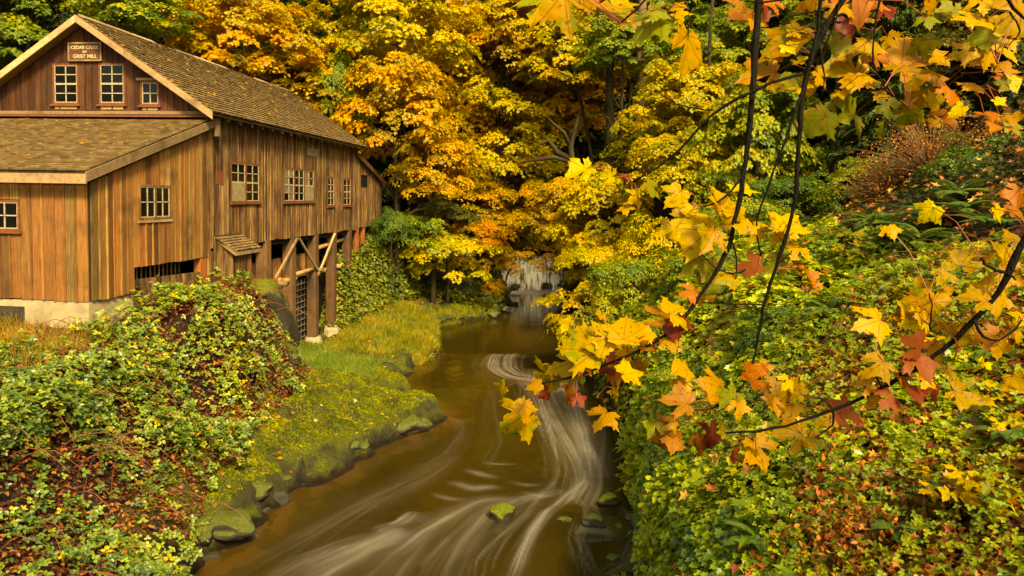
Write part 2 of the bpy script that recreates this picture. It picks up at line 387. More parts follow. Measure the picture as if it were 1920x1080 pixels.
gx = np.concatenate([np.arange(-90, -30, 4.0), np.arange(-30, -13, .8), np.arange(-13, -11, .3), np.arange(-11, -1, .075), np.arange(-1, 2, .3), np.arange(2, 9, .16), np.arange(9, 22, .5), np.arange(22, 92, 4.0)])
gy = np.concatenate([np.arange(-12, 4, 1.5), np.arange(4, 13, .25), np.arange(13, 34, .085), np.arange(34, 52, .16), np.arange(52, 70, .3), np.arange(70, 150, 4.0)])
GX, GY = np.meshgrid(gx, gy); gz = ground(GX.ravel(), GY.ravel())
_nx, _ny = len(gx), len(gy)
ii = (np.arange(_ny - 1)[:, None] * _nx + np.arange(_nx - 1)[None, :]).ravel()
gi = np.stack([ii, ii + 1, ii + 1 + _nx, ii + _nx], 1).ravel()
mossw = zone(GX.ravel(), GY.ravel())
# path on the right bank
def path_w(x, y): return (1 - sstep(.7, 1.3, np.abs(x - (13.6 + (y - 30) * .12)))) * sstep(24, 28, y) * (1 - sstep(42, 46, y))
me = np_mesh('ground', np.stack([GX.ravel(), GY.ravel(), gz], 1), np.full(len(ii), 4), gi, {'moss': mossw, 'path': path_w(GX.ravel(), GY.ravel())}, True)
def ground_mat():
    m, nt, b = nodes('forest floor and mossy rock'); L = nt.links
    geo = nd(nt, 'ShaderNodeNewGeometry'); P = geo.outputs['Position']
    am = nd(nt, 'ShaderNodeAttribute', attribute_name='moss').outputs['Fac']; ap = nd(nt, 'ShaderNodeAttribute', attribute_name='path').outputs['Fac']
    n1 = tnoise(nt, P, 3.5, 5, .7); n2 = ramp(nt, tnoise(nt, P, 24, 5, .75), [(.36, (0, 0, 0)), (.62, (1, 1, 1))]); n3 = tnoise(nt, P, 1.0, 4, .6)
    soil = mixc(nt, n2, (.010, .006, .003), (.055, .025, .009))
    litter = mixc(nt, ramp(nt, tnoise(nt, P, 9, 3, .6), [(.52, (0, 0, 0)), (.6, (1, 1, 1))]), soil, (.12, .045, .012))
    rock = mixc(nt, n1, (.006, .005, .003), (.05, .037, .022))
    moss = mixc(nt, n2, (.03, .036, .003), (.27, .28, .008))
    moss = mixc(nt, ramp(nt, n3, [(.42, (0, 0, 0)), (.58, (1, 1, 1))]), mixc(nt, .8, moss, (.05, .042, .012)), moss)
    sp = nd(nt, 'ShaderNodeSeparateXYZ', {0: geo.outputs['Normal']}).outputs[2]; pz = nd(nt, 'ShaderNodeSeparateXYZ', {0: P}).outputs[2]
    up = mth(nt, 'ADD', sp, mth(nt, 'MULTIPLY', mth(nt, 'SUBTRACT', n1, .5), .7))
    upm = ramp(nt, up, [(.30, (0, 0, 0)), (.52, (1, 1, 1))])
    hz = ramp(nt, mth(nt, 'ADD', pz, mth(nt, 'MULTIPLY', mth(nt, 'SUBTRACT', n1, .5), .5)), [(.10, (0, 0, 0)), (.34, (1, 1, 1))])
    bank = mixc(nt, mth(nt, 'MULTIPLY', upm, hz), rock, moss)
    c = mixc(nt, am, litter, bank)
    c = mixc(nt, ap, c, mixc(nt, n2, (.12, .05, .02), (.24, .11, .045)))
    L.new(c, b.inputs['Base Color'])
    r = ramp(nt, pz, [(.1, (.25, .25, .25)), (.4, (.85, .85, .85))]); L.new(r, b.inputs['Roughness']); b.inputs['Specular IOR Level'].default_value = .35
    bump(nt, b, mixc(nt, .6, n1, n2), 1.0, .10); return m
M['ground'] = ground_mat()
tag(link('ground', me, M['ground']), kind='structure')

# ------------------------------------------------------------------ water with foam carried by the current
def px_line(pts): return np.array([atZ(a, b, 0)[:2] for a, b in pts])
def resample(L, n):
    d = np.r_[0, np.cumsum(np.linalg.norm(np.diff(L, axis=0), axis=1))]; t = np.linspace(0, d[-1], n)
    # smooth by Catmull-like cubic through gaussian after dense linear resample
    q = np.stack([np.interp(t, d, L[:, 0]), np.interp(t, d, L[:, 1])], 1); k = max(3, n // 10) | 1
    pad = np.concatenate([np.repeat(q[:1], k, 0), q, np.repeat(q[-1:], k, 0)]); ker = np.hanning(k + 2)[1:-1]; ker /= ker.sum()
    return np.stack([np.convolve(pad[:, j], ker, 'same')[k:-k] for j in (0, 1)], 1)
wx = np.arange(-9.0, 7.6, .05); wy = np.arange(12.5, 38, .07)
foam = np.zeros((len(wy), len(wx)))
def splat(x, y, rx, a):
    i0 = int((y - rx * 2.5 - wy[0]) / .07); i1 = int((y + rx * 2.5 - wy[0]) / .07) + 2; j0 = int((x - rx * 2.5 - wx[0]) / .05); j1 = int((x + rx * 2.5 - wx[0]) / .05) + 2
    i0, j0 = max(i0, 0), max(j0, 0); i1, j1 = min(i1, len(wy)), min(j1, len(wx))
    if i0 >= i1 or j0 >= j1: return
    d = ((wy[i0:i1, None] - y) ** 2 + (wx[None, j0:j1] - x) ** 2) / rx ** 2
    foam[i0:i1, j0:j1] += a * np.exp(-d * 1.2)
def family(pts, widths, n, amp, thick=(.05, .14), seed=0, fade=True):
    rg = np.random.default_rng(seed); base = resample(px_line(pts), 90)
    L = np.r_[0, np.cumsum(np.linalg.norm(np.diff(base, axis=0), axis=1))]
    T = np.gradient(base, axis=0); T = T / np.linalg.norm(T, axis=1, keepdims=True); Nn = np.stack([-T[:, 1], T[:, 0]], 1)
    W = np.interp(np.linspace(0, 1, 90), np.linspace(0, 1, len(widths)), widths)
    for k in range(n):
        o = np.clip(rg.normal(0, .42), -1, 1); s, e = sorted(rg.uniform(-.15, 1.15, 2)); 
        if e - s < .25: e = s + .25
        s, e = max(0, s), min(1, e)
        wob = rg.uniform(-.30, .30) * rg.random(); wf = rg.uniform(3, 11); ph = rg.uniform(0, 6.28); a = amp * rg.uniform(.4, 1.0) * (1 - .5 * abs(o)); hv = rg.random() < .16; th = thick[0] * .75 + (thick[1] - thick[0] * .75) * rg.random() ** 1.5; a *= (thick[1] / (th + .02)) ** .7 ; th = thick[0] * .55 if hv else th; a *= (4.5 if hv else (1.6 if rg.random() < .3 else .35))
        m = int(max(6, (e - s) * L[-1] / (th * .5)))
        tt = np.linspace(s, e, m); fi = tt * 89
        x = np.interp(fi, np.arange(90), base[:, 0]); y = np.interp(fi, np.arange(90), base[:, 1]); nx = np.interp(fi, np.arange(90), Nn[:, 0]); ny = np.interp(fi, np.arange(90), Nn[:, 1]); w_ = np.interp(fi, np.arange(90), W)
        oo = (o + wob * np.sin(tt * wf + ph)) * w_
        x = x + nx * oo; y = y + ny * oo; env = np.sin(np.pi * (np.arange(m) + .5) / m) ** .7
        for q in range(m): splat(x[q], y[q], th, a * env[q] * .0135)
family([(1080, 610), (1030, 628), (975, 650), (940, 668), (935, 690), (960, 706), (1010, 712), (1060, 735)], [.35, .5, .8, 1.2, 1.3, 1.2, 1.0], 200, .62, (.07, .2), 1)
family([(1000, 690), (1030, 720), (1045, 770), (1075, 820), (1100, 870), (1108, 910), (1085, 950)], [1.7, 1.8, 1.5, 1.3, 1.0, .8], 260, .34, (.06, .18), 2)
family([(1000, 690), (1012, 750), (1035, 820), (1050, 880), (1035, 930)], [.5, .6, .5, .4, .5], 70, .40, (.04, .12), 22)
family([(1045, 690), (1075, 755), (1100, 850), (1095, 905), (1060, 950)], [.5, .5, .4, .35, .4], 80, .50, (.04, .12), 23)
family([(1125, 760), (1130, 820), (1125, 890), (1110, 950), (1135, 1010)], [.4, .4, .35, .3, .4], 60, .36, (.04, .1), 24)
family([(1040, 900), (985, 960), (930, 1010), (900, 1050), (890, 1095)], [.3, .35, .3, .4, .5], 60, .30, (.04, .12), 25)
family([(930, 700), (915, 760), (925, 830), (900, 880)], [.5, .8, .9, .9], 50, .10, (.05, .16), 26)
family([(1060, 680), (1075, 740), (1090, 790), (1110, 850), (1120, 900)], [1.0, .9, .6, .5], 110, .5, (.05, .14), 3)
family([(1000, 760), (1010, 800), (1035, 860), (1030, 900)], [.5, .5, .4], 26, .28, (.04, .09), 14)
family([(1100, 900), (1060, 930), (1020, 965), (995, 1000), (975, 1040), (955, 1090)], [.3, .35, .22, .2, .3], 90, .42, (.05, .13), 4)
family([(1080, 930), (1100, 960), (1085, 1010), (1100, 1050), (1120, 1090)], [.2, .3, .3, .35], 45, .40, (.04, .08), 5)
family([(1060, 920), (980, 935), (910, 965), (870, 1010), (840, 1060), (825, 1100)], [.3, .4, .5, .6, .8], 120, .20, (.07, .2), 6)
family([(960, 935), (900, 940), (860, 960), (800, 1000), (740, 1050), (690, 1110)], [.3, .5, .8, 1.0, 1.1], 150, .13, (.12, .3), 7)
family([(1160, 940), (1185, 975), (1200, 1010), (1180, 1050), (1130, 1080)], [.25, .3, .3, .3], 60, .36, (.05, .12), 8)
family([(835, 782), (862, 792), (868, 815), (850, 850), (800, 880), (740, 905)], [.15, .3, .5, .6, .6], 45, .14, (.06, .16), 9)
family([(860, 850), (800, 890), (720, 930), (620, 985), (520, 1040), (450, 1090)], [.4, .7, 1.0, 1.1, 1.2], 120, .07, (.1, .25), 10)
family([(780, 965), (765, 975), (740, 990), (700, 1000)], [.25, .35, .45], 40, .42, (.07, .14), 11)
family([(760, 1000), (700, 1020), (640, 1050), (560, 1090)], [.5, .6, .8, .9], 150, .17, (.14, .35), 12)
family([(700, 1010), (640, 1020), (570, 1050), (500, 1090)], [.5, .6, .6], 60, .16, (.1, .25), 13)
for (a, b, c) in ((935, 868, .5), (902, 888, .55), (870, 912, .35), (1010, 925, .35), (905, 915, .4), (985, 905, .3), (840, 930, .4), (1120, 1000, .3), (1205, 915, .3), (1150, 760, .25)):
    p = atZ(a, b, 0)
    for q in np.linspace(-.5, .5, 16): splat(p[0] + q, p[1] + .16 * math.sin(q * 3 + a) + q * -.25, .16 + .05 * math.sin(a), max(0, c * (1 - abs(q) * 1.8) * .10))
WX, WY = np.meshgrid(wx, wy)
foam = 1 - np.exp(-foam * 1.5)
foam *= .8 + .3 * fbm(WX * 1.6, WY * 1.1, 40, 3)
foam = np.clip(foam, 0, .8)
xe_ = np.interp(WY, SEC[:, 0], SEC[:, 1]); shal = 1 - sstep(.2, 1.5, WX - xe_ - .35 * fbm(WX, WY, 50, 3)); shal *= .55 + .7 * (fbm(WX * 2.2, WY * 1.3, 52, 3) > .0)
relief = .035 * foam + .02 * fbm(WX * .8, WY * .7, 60, 3)
for (a, b, r, h) in ((770, 970, .55, .12), (740, 995, .7, .1), (935, 880, .5, .05), (1030, 960, .5, .05)):
    p = atZ(a, b, 0); relief += h * np.exp(-(((WX - p[0]) / r) ** 2 + ((WY - p[1]) / (r * .6)) ** 2))
# one sheet: fine in the near reach, stretched rows beyond
wx_l = np.r_[-14, -11, wx, 9, 12]; wy_l = np.r_[-10, 0, 6, 10, wy, np.arange(38.3, 66.2, .5)]
def pad(A, v=0.0):
    B = np.full((len(wy_l), len(wx_l)), v); B[4:4 + len(wy), 2:2 + len(wx)] = A; return B
Fm, Sh, Rl = pad(foam), pad(shal), pad(relief)
WX2, WY2 = np.meshgrid(wx_l, wy_l)
far = sstep(61, 64.2, WY2) * (1.2 + .3 * fbm(WX2 * 2, WY2 * .6, 70)); Fm = np.clip(Fm + far * (WX2 > -1), 0, .95)
_nx, _ny = len(wx_l), len(wy_l); ii = (np.arange(_ny - 1)[:, None] * _nx + np.arange(_nx - 1)[None, :]).ravel()
me = np_mesh('creek_water', np.stack([WX2.ravel(), WY2.ravel(), Rl.ravel()], 1), np.full(len(ii), 4), np.stack([ii, ii + 1, ii + 1 + _nx, ii + _nx], 1).ravel(), {'foam': Fm.ravel(), 'shallow': Sh.ravel()}, True)
def water_mat():
    m, nt, b = nodes('silty creek water'); L = nt.links
    geo = nd(nt, 'ShaderNodeNewGeometry'); P = geo.outputs['Position']
    fo = nd(nt, 'ShaderNodeAttribute', attribute_name='foam').outputs['Fac']; sh = nd(nt, 'ShaderNodeAttribute', attribute_name='shallow').outputs['Fac']
    n = tnoise(nt, P, .5, 3); n2 = tnoise(nt, P, 1.2, 3, .6, vscale=(1.0, .45, 1))
    base = mixc(nt, n, (.020, .013, .0016), (.036, .024, .004))
    base = mixc(nt, mth(nt, 'MULTIPLY', sh, .42), base, mixc(nt, n2, (.08, .036, .006), (.15, .07, .014)))
    c = mixc(nt, fo, base, (.62, .55, .46)); L.new(c, b.inputs['Base Color'])
    rr = mth(nt, 'ADD', mth(nt, 'MULTIPLY', fo, .5), .13); L.new(rr, b.inputs['Roughness']); b.inputs['IOR'].default_value = 1.33; b.inputs['Specular IOR Level'].default_value = .5
    bump(nt, b, n2, .18, .1); return m
M['water'] = water_mat()
tag(link('creek_water', me, M['water']), kind='structure')
# waterfall: a curved, ribbed sheet at the head of the pool, and the upper creek behind it
fx = np.linspace(-1.6, 5.4, 90); ft = np.linspace(0, 1, 26); FX, FT = np.meshgrid(fx, ft)
rib = fbm(FX * 3.2, FT * .5, 80, 3) * .35 + fbm(FX * 9, FT * 1.2, 83, 2) * .12
FY = 66.0 - .9 * FT ** 1.6 - rib * (.3 + FT) + .25 * fbm(FX * .5, 0 * FX, 85, 2); FZ = 3.35 * (1 - FT) ** .85 + .02 - .25 * (1 - FT) * np.abs(fbm(FX * 1.5, 0 * FX, 88, 2))
nx, ny = len(fx), len(ft); ii = (np.arange(ny - 1)[:, None] * nx + np.arange(nx - 1)[None, :]).ravel()
me = np_mesh('waterfall', np.stack([FX.ravel(), FY.ravel(), FZ.ravel()], 1), np.full(len(ii), 4), np.stack([ii, ii + nx, ii + 1 + nx, ii + 1], 1).ravel(), None, True)
m_, nt, b_ = nodes('white falling water'); P = nd(nt, 'ShaderNodeNewGeometry').outputs['Position']
nn = tnoise(nt, P, 2.2, 4, .6, vscale=(2.2, .4, .35)); nt.links.new(mixc(nt, ramp(nt, nn, [(.4, (0, 0, 0)), (.5, (1, 1, 1))]), (.16, .10, .05), (.95, .93, .86)), b_.inputs['Base Color']); b_.inputs['Roughness'].default_value = .5
tag(link('waterfall', me, m_), kind='structure')
mb = MB(); mb.hexa([(-1.8, 65.9, 3.1), (5.6, 65.9, 3.1), (5.6, 76, 3.1), (-1.8, 76, 3.1), (-1.8, 65.9, 3.3), (5.6, 65.9, 3.3), (5.6, 76, 3.3), (-1.8, 76, 3.3)])
tag(mb.build('upper_creek', M['water']), kind='structure')
# ------------------------------------------------------------------ the mill
TH = rad(6.139)
MILL = (-11.94, 20.0, 0.0)
mill = empty('grist_mill', MILL, -TH)
tag(mill, 'old two storey board and batten mill on timber posts at the left bank', 'mill')
# local frame: x = out of the river wall (to the right), y = along the river wall (away), z up
class Frame:
    def __init__(s, o, A, Nn): s.o = Vector(o); s.A = Vector(A); s.N = Vector(Nn)
    def p(s, a, z, n): return tuple(s.o + s.A * a + s.N * n + Vector((0, 0, z)))
    def quad(s, mb, pts, n0, n1):   # pts: 4 (a,z) -> prism n0..n1
        mb.hexa([s.p(a, z, n0) for a, z in pts] + [s.p(a, z, n1) for a, z in pts])
    def rect(s, mb, a0, a1, z0, z1, n0, n1): s.quad(mb, [(a0, z0), (a1, z0), (a1, z1), (a0, z1)], n0, n1)
SIDE = Frame((0, 0, 0), (0, 1, 0), (1, 0, 0)); FRONT = Frame((0, 0, 0), (-1, 0, 0), (0, -1, 0)); GABLE = Frame((0, 6.14, 0), (-1, 0, 0), (0, -1, 0))
R = random.Random(11)
def boards(fr, wall, a0, a1, zb, zt, mat, opens=(), w=.3, batten=True, thick=.028, ragged=.02):
    cuts = sorted({a0, a1} | {o[0] for o in opens if a0 < o[0] < a1} | {o[1] for o in opens if a0 < o[1] < a1})
    for c0, c1 in zip(cuts, cuts[1:]):
        n = max(1, round((c1 - c0) / w)); xs = [c0 + (c1 - c0) * k / n for k in range(n + 1)]
        for k in range(1, n): xs[k] += R.uniform(-.05, .05) * (c1 - c0) / n
        for x0, x1 in zip(xs, xs[1:]):
            mid = (x0 + x1) / 2; segs = [(None, None)]
            hit = [o for o in opens if o[0] - 1e-4 <= mid <= o[1] + 1e-4]
            lows = [zb] ; spans = []
            lo = 'b'
            for o in sorted(hit, key=lambda o: o[2]): spans.append((lo, o[2])); lo = o[3]
            spans.append((lo, 't'))
            for s0, s1 in spans:
                dz = R.uniform(-ragged, ragged)
                f0 = (lambda a: zb(a) + dz) if s0 == 'b' else (lambda a, s0=s0: s0)
                f1 = (lambda a: zt(a)) if s1 == 't' else (lambda a, s1=s1: s1)
                g = .006
                if f1(mid) - f0(mid) < .08: continue
                mb = MB(); t = thick + R.uniform(0, .012)
                fr.quad(mb, [(x0 + g, f0(x0)), (x1 - g, f0(x1)), (x1 - g, f1(x1)), (x0 + g, f1(x0))], .05, .05 + t)
                mb.build('board', mat, wall)
                if batten and x1 < c1 - .01:
                    mb = MB(); bw = .032; fr.quad(mb, [(x1 - bw, f0(x1)), (x1 + bw, f0(x1)), (x1 + bw, f1(x1)), (x1 - bw, f1(x1))], .05 + t + .003, .05 + t + .026)
                    mb.build('batten', mat, wall)
def wall(fr, poly, label, mat='backing'):
    """backing panel of a wall, poly in (a,z), 5 cm thick"""
    mb = MB(); n = len(poly); o = 0
    mb._push([fr.p(a, z, 0.0) for a, z in poly] + [fr.p(a, z, .045) for a, z in poly],
             [tuple(range(n))[::-1], tuple(range(n, 2 * n))] + [(k, (k + 1) % n, n + (k + 1) % n, n + k) for k in range(n)])
    w_ = mb.build('wall', M[mat], mill); w_['label'] = label; return w_
def window(fr, a0, a1, z0, z1, cols, rows, panes='glass', split=False, label=None, lower=None, frame='red_frame', sill=True):
    mb = MB(); t = .06
    for (x0, x1, y0, y1) in ((a0 - t, a0, z0 - t, z1 + t), (a1, a1 + t, z0 - t, z1 + t), (a0, a1, z0 - t, z0), (a0, a1, z1, z1 + t)):
        fr.rect(mb, x0, x1, y0, y1, .046, .105)
    f = mb.build('window', M[frame], mill)
    if label: f['label'] = label
    rowz = [z0 + (z1 - z0) * k / rows for k in range(rows + 1)]; colx = [a0 + (a1 - a0) * k / cols for k in range(cols + 1)]
    mb = MB(); b = .022
    for k in range(rows + 1):
        bb = b * (1.5 if (k in (0, rows) or (rows == 4 and k == 2)) else .75)
        fr.rect(mb, a0 + .004, a1 - .004, max(z0 + .003, rowz[k] - bb), min(z1 - .003, rowz[k] + bb), .055, .092)
    for k in range(cols + 1):
        bb = b * (1.5 if (k in (0, cols) or (cols == 4 and k == 2)) else .75)
        for r0, r1 in zip(rowz, rowz[1:]):
            fr.rect(mb, max(a0 + .003, colx[k] - bb), min(a1 - .003, colx[k] + bb), r0 + b * 1.5, r1 - b * 1.5, .057, .089)
    mb.build('sash', M['white_paint'], f)
    for r in range(rows):
        if lower and r < 2: continue
        for c in range(cols):
            mb = MB(); fr.rect(mb, colx[c] + b, colx[c + 1] - b, rowz[r] + b, rowz[r + 1] - b, .062, .07)
            mb.build('pane', M['dusty' if (panes == 'dusty' and R.random() < .55) else 'glass'], f)
    if lower:
        mb = MB(); fr.rect(mb, a0 + .005, a1 - .005, z0 + .005, rowz[2] - b * 1.6, .06, .095); mb.build('panel', M['ply'], f)
    if sill:
        mb = MB(); fr.rect(mb, a0 - .13, a1 + .13, z0 - .13, z0 - .062, .05, .17); mb.build('sill', M['trim' if frame == 'trim' else frame], f)
    return f
# --- river wall of the main block: openings list (a0,a1,z0,z1)
C1, C2 = 7.93, 10.25
ops = [(C1, C2, 8.1, 9.7), (12.74, 16.27, 8.1, 9.7), (18.2, 19.2, 7.85, 9.42), (20.68, 21.9, 7.85, 9.42), (15.46, 16.92, 10.42, 10.8), (6.76, 7.3, 8.8, 9.3)]
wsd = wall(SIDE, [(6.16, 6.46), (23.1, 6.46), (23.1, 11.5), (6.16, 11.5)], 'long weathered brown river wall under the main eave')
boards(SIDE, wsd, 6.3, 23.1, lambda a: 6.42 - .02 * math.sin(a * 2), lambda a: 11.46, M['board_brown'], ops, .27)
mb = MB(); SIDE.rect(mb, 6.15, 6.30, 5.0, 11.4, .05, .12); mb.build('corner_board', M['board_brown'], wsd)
wm = (C1 + C2) / 2
window(SIDE, C1, wm - .06, 8.16, 9.66, 2, 4, lower=True, label='sash window with a plywood panel in its lower half')
window(SIDE, wm + .06, C2, 8.16, 9.66, 2, 4, label='double hung window beside the plywood one')
a = 12.76; ww = (16.25 - 12.76) / 3
window(SIDE, a, a + ww - .08, 8.16, 9.64, 2, 4, panes='dusty')
window(SIDE, a + ww + .02, a + 2 * ww - .06, 8.16, 9.64, 2, 4)
window(SIDE, a + 2 * ww + .04, a + 3 * ww, 8.16, 9.64, 2, 4, panes='dusty', lower=True)
window(SIDE, 18.24, 19.16, 7.92, 9.38, 2, 4); window(SIDE, 20.72, 21.86, 7.92, 9.38, 2, 4)
mb = MB(); SIDE.rect(mb, 15.46, 16.92, 10.42, 10.8, .046, .085); mb.build('vent_panel', M['ply'], mill)
mb = MB(); SIDE.rect(mb, 6.76, 7.3, 8.8, 9.3, .046, .10); o = mb.build('hatch', M['red_frame'], mill)
# --- rear shed wall
wre = wall(SIDE, [(23.1, 6.5), (28.2, 6.5), (28.2, 9.42), (23.1, 10.85)], 'river wall of the rear shed')
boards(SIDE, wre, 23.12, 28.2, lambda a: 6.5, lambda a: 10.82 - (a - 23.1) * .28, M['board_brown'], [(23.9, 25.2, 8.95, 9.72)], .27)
mb = MB(); SIDE.rect(mb, 23.9, 25.2, 8.95, 9.72, .046, .052); mb.build('opening_shade', M['dark'], mill)  # near-black sheet stands in for the shade inside the hole
# --- lean-to river wall
zt = lambda a: 8.72 + .322 * a
wls = wall(SIDE, [(0, 5.36), (1.9, 5.36), (1.9, 6.14), (6.13, 6.14), (6.13, zt(6.13)), (0, zt(0))], 'tan river wall of the lean-to')
boards(SIDE, wls, .02, 1.9, lambda a: 5.34, zt, M['board_tan'], (), .3)
boards(SIDE, wls, 1.9, 6.12, lambda a: 6.12, zt, M['board_tan'], [(2.18, 3.82, 7.6, 8.7)], .3)
window(SIDE, 2.22, 2.98, 7.66, 8.64, 2, 2, frame='board_brown', sill=False); window(SIDE, 3.04, 3.78, 7.66, 8.64, 2, 2, frame='board_brown', sill=False)
mb = MB(); SIDE.rect(mb, 2.1, 3.9, 7.5, 7.58, .06, .13); mb.build('sill', M['trim'], mill)
# dark slot, low boards and red corner post
mb = MB(); SIDE.rect(mb, 1.9, 6.1, 4.4, 6.13, -1.6, -1.5); mb.build('slot_shade', M['dark'], mill)  # near-black sheet behind the slot, standing in for its shade
wlo = wall(SIDE, [(1.9, 4.3), (5.65, 4.3), (5.65, 5.62), (1.9, 5.75)], 'short boards below the open slot')
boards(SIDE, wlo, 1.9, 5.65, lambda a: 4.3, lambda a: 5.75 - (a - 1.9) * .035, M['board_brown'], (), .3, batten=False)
for k in range(14):
    mb = MB(); SIDE.rect(mb, 2.1 + k * .24, 2.13 + k * .24, 5.6, 6.12, -.5, -.46); mb.build('slat', M['trim'], wlo)
mb = MB(); SIDE.rect(mb, 5.7, 6.1, 4.2, 6.11, -.2, .06); mb.build('corner_post', M['post_red'], mill)
mb = MB(); SIDE.rect(mb, 6.17, 6.5, 4.2, 6.3, -.1, .10); mb.build('corner_post', M['post'], mill)
# --- lean-to front wall and foundation
wlf = wall(FRONT, [(0, 5.36), (9.2, 5.36), (9.2, 8.72), (0, 8.72)], 'tan front wall of the lean-to')
boards(FRONT, wlf, -.04, 9.2, lambda a: 5.34 + .012 * a, lambda a: 8.72, M['board_tan'], [(2.02, 2.95, 7.28, 8.2)], .33)
window(FRONT, 2.08, 2.9, 7.36, 8.12, 2, 2)
mb = MB(); mb.box((-9.2, -.03, 3.2), (-.0, .4, 4.62)); mb.build('foundation', M['concrete_dark'], mill)
mb = MB(); mb.box((-1.95, -.06, 4.63), (.02, .4, 5.34)); mb.box((-9.2, -.05, 5.14), (-1.951, .4, 5.34)); mb.box((-.02, .4, 3.2), (.02, 1.9, 5.33))
mb.box((-1.2, -.062, 4.42), (.021, .39, 4.629))
mb.build('foundation_wall', M['concrete'], mill)
mb = MB(); mb.box((-9.2, -.035, 4.62), (-1.952, .39, 5.139)); mb.build('foundation_step', M['concrete_dark'], mill)
# --- gable
gz = lambda a: 14.62 - .675 * abs(a - 4.5)
wga = wall(GABLE, [(0, 11.2), (9.0, 11.2), (9.0, gz(9)), (4.5, 14.62), (0, gz(0))], 'dark red gable wall above the lean-to roof')
gops = [(4.86, 5.86, 11.62, 13.14), (3.02, 4.03, 11.62, 13.16), (1.68, 2.4, 11.6, 12.5)]
boards(GABLE, wga, .02, 8.98, lambda a: 11.42, lambda a: gz(a) - .02, M['board_red'], gops, .26)
for (x0, x1, y0, y1, c, r) in ((4.91, 5.81, 11.72, 13.09, 2, 4), (3.07, 3.98, 11.72, 13.11, 2, 4), (1.73, 2.35, 11.69, 12.45, 2, 2)):
    window(GABLE, x0, x1, y0, y1, c, r, frame='red_frame')
    mb = MB(); GABLE.rect(mb, x0 + .02, x1 - .02, y0 - .24, y0 - .135, .08, .11); mb.build('apron_board', M['trim'], mill)
mb = MB(); GABLE.rect(mb, 1.45, 2.55, 12.53, 12.62, .08, .14); mb.build('head_trim', M['trim'], mill)
mb = MB(); GABLE.rect(mb, -.2, 3.9, 11.3, 11.42, .06, .15); GABLE.rect(mb, 3.91, 9.2, 11.29, 11.41, .06, .14); mb.build('ledger_board', M['trim'], mill)
mb = MB(); GABLE.rect(mb, -.3, 9.3, 11.2, 11.27, .06, .2); mb.build('ledger_board', M['red_frame'], mill)
# --- roofs
def slab(mb, q, t):   # q: 4 top corners, thickness t downwards
    mb.hexa([(a, b, c - t) for a, b, c in q] + [(a, b, c) for a, b, c in q])
SX = .6
Y0, Y1 = 5.54, 23.6
roof = None
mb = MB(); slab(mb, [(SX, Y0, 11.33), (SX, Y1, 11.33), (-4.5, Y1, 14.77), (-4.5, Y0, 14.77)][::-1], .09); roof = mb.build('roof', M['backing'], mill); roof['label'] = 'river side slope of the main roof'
mb = MB(); slab(mb, [(-9.6, Y0, 11.33), (-4.502, Y0, 14.77), (-4.502, Y1, 14.77), (-9.6, Y1, 11.33)][::-1], .09); roof_l = mb.build('roof', M['shingle'], mill)
LT0 = (-.42, 9.02); ls = .322
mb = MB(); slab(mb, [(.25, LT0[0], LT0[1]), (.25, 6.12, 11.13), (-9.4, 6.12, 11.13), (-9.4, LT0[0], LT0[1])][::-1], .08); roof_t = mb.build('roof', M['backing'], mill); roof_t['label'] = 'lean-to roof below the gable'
mb = MB(); slab(mb, [(.25, 22.9, 10.99), (.25, 28.5, 9.42), (-9, 28.5, 9.42), (-9, 22.9, 10.99)], .08); roof_r = mb.build('roof', M['shingle'], mill)
rg = np.random.default_rng(3)
TS = (np.array([(-.5, 0, 0), (.5, 0, 0), (.5, 1, 0), (-.5, 1, 0), (-.5, 0, 1), (.5, 0, 1)]), [[4, 5, 2, 3], [0, 1, 5, 4], [1, 2, 5], [0, 4, 3]])
def shingles(o, du, dv, nu_len, nv_len, expo, wid, name, parent, singles=0):
    """o corner at the eave, du unit along the eave, dv unit up the slope"""
    du = np.array(du) / np.linalg.norm(du); dv = np.array(dv) / np.linalg.norm(dv); nn = np.cross(du, dv); nn = nn if nn[2] > 0 else -nn
    V_, H_, N_, I_ = [], [], [], []; cnt = 0; off = 0; shared = None
    rows = int(nv_len / expo)
    for r in range(rows):
        u = -rg.uniform(0, wid)
        while u < nu_len - .03:
            wv = wid * rg.uniform(.6, 1.4); u0 = max(u, 0) + .004; u1 = min(u + wv, nu_len) - .004; u += wv
            if u1 - u0 < .03: continue
            th = .03 + rg.uniform(0, .018); jz = rg.uniform(-.012, .012); ln = expo * 1.25
            base = np.array(o) + dv * (r * expo + jz) + nn * .004; c = (u0 + u1) / 2
            if cnt < singles and 0 <= c < 6.0:
                if shared is None:
                    shared = bpy.data.meshes.new('shingle'); shared.from_pydata([tuple(q) for q in TS[0]], [], TS[1]); shared.materials.append(M['shingle'])
                ob = bpy.data.objects.new('shingle', shared); COL.objects.link(ob); ob.parent = parent
                mt = Matrix.Identity(4)
                for k, (vec, sc) in enumerate(((du, u1 - u0), (dv, ln), (nn, th + .02))):
                    for j in range(3): mt[j][k] = float(vec[j] * sc)
                pos = base + du * c
                for j in range(3): mt[j][3] = float(pos[j])
                ob.matrix_local = mt; cnt += 1; continue
            pts = [base + du * (c + tx * (u1 - u0)) + dv * ty * ln + nn * tz * (th + .02) for tx, ty, tz in TS[0]]
            V_ += pts; H_ += [rg.random()] * 6; 
            for f in TS[1]: I_ += [off + q for q in f]; N_.append(len(f))
            off += 6
    me = np_mesh(name, np.array(V_), N_, I_, {'h': np.array(H_)}); ob = link(name, me, M['shingle'], parent); ob['kind'] = 'stuff'
sl = math.hypot(5.1, 3.44)
shingles((SX + .03, Y0 - .05, 11.35), (0, 1, 0), (-5.1, 0, 3.44), Y1 - Y0 + .1, sl, .225, .2, 'shingles', roof)
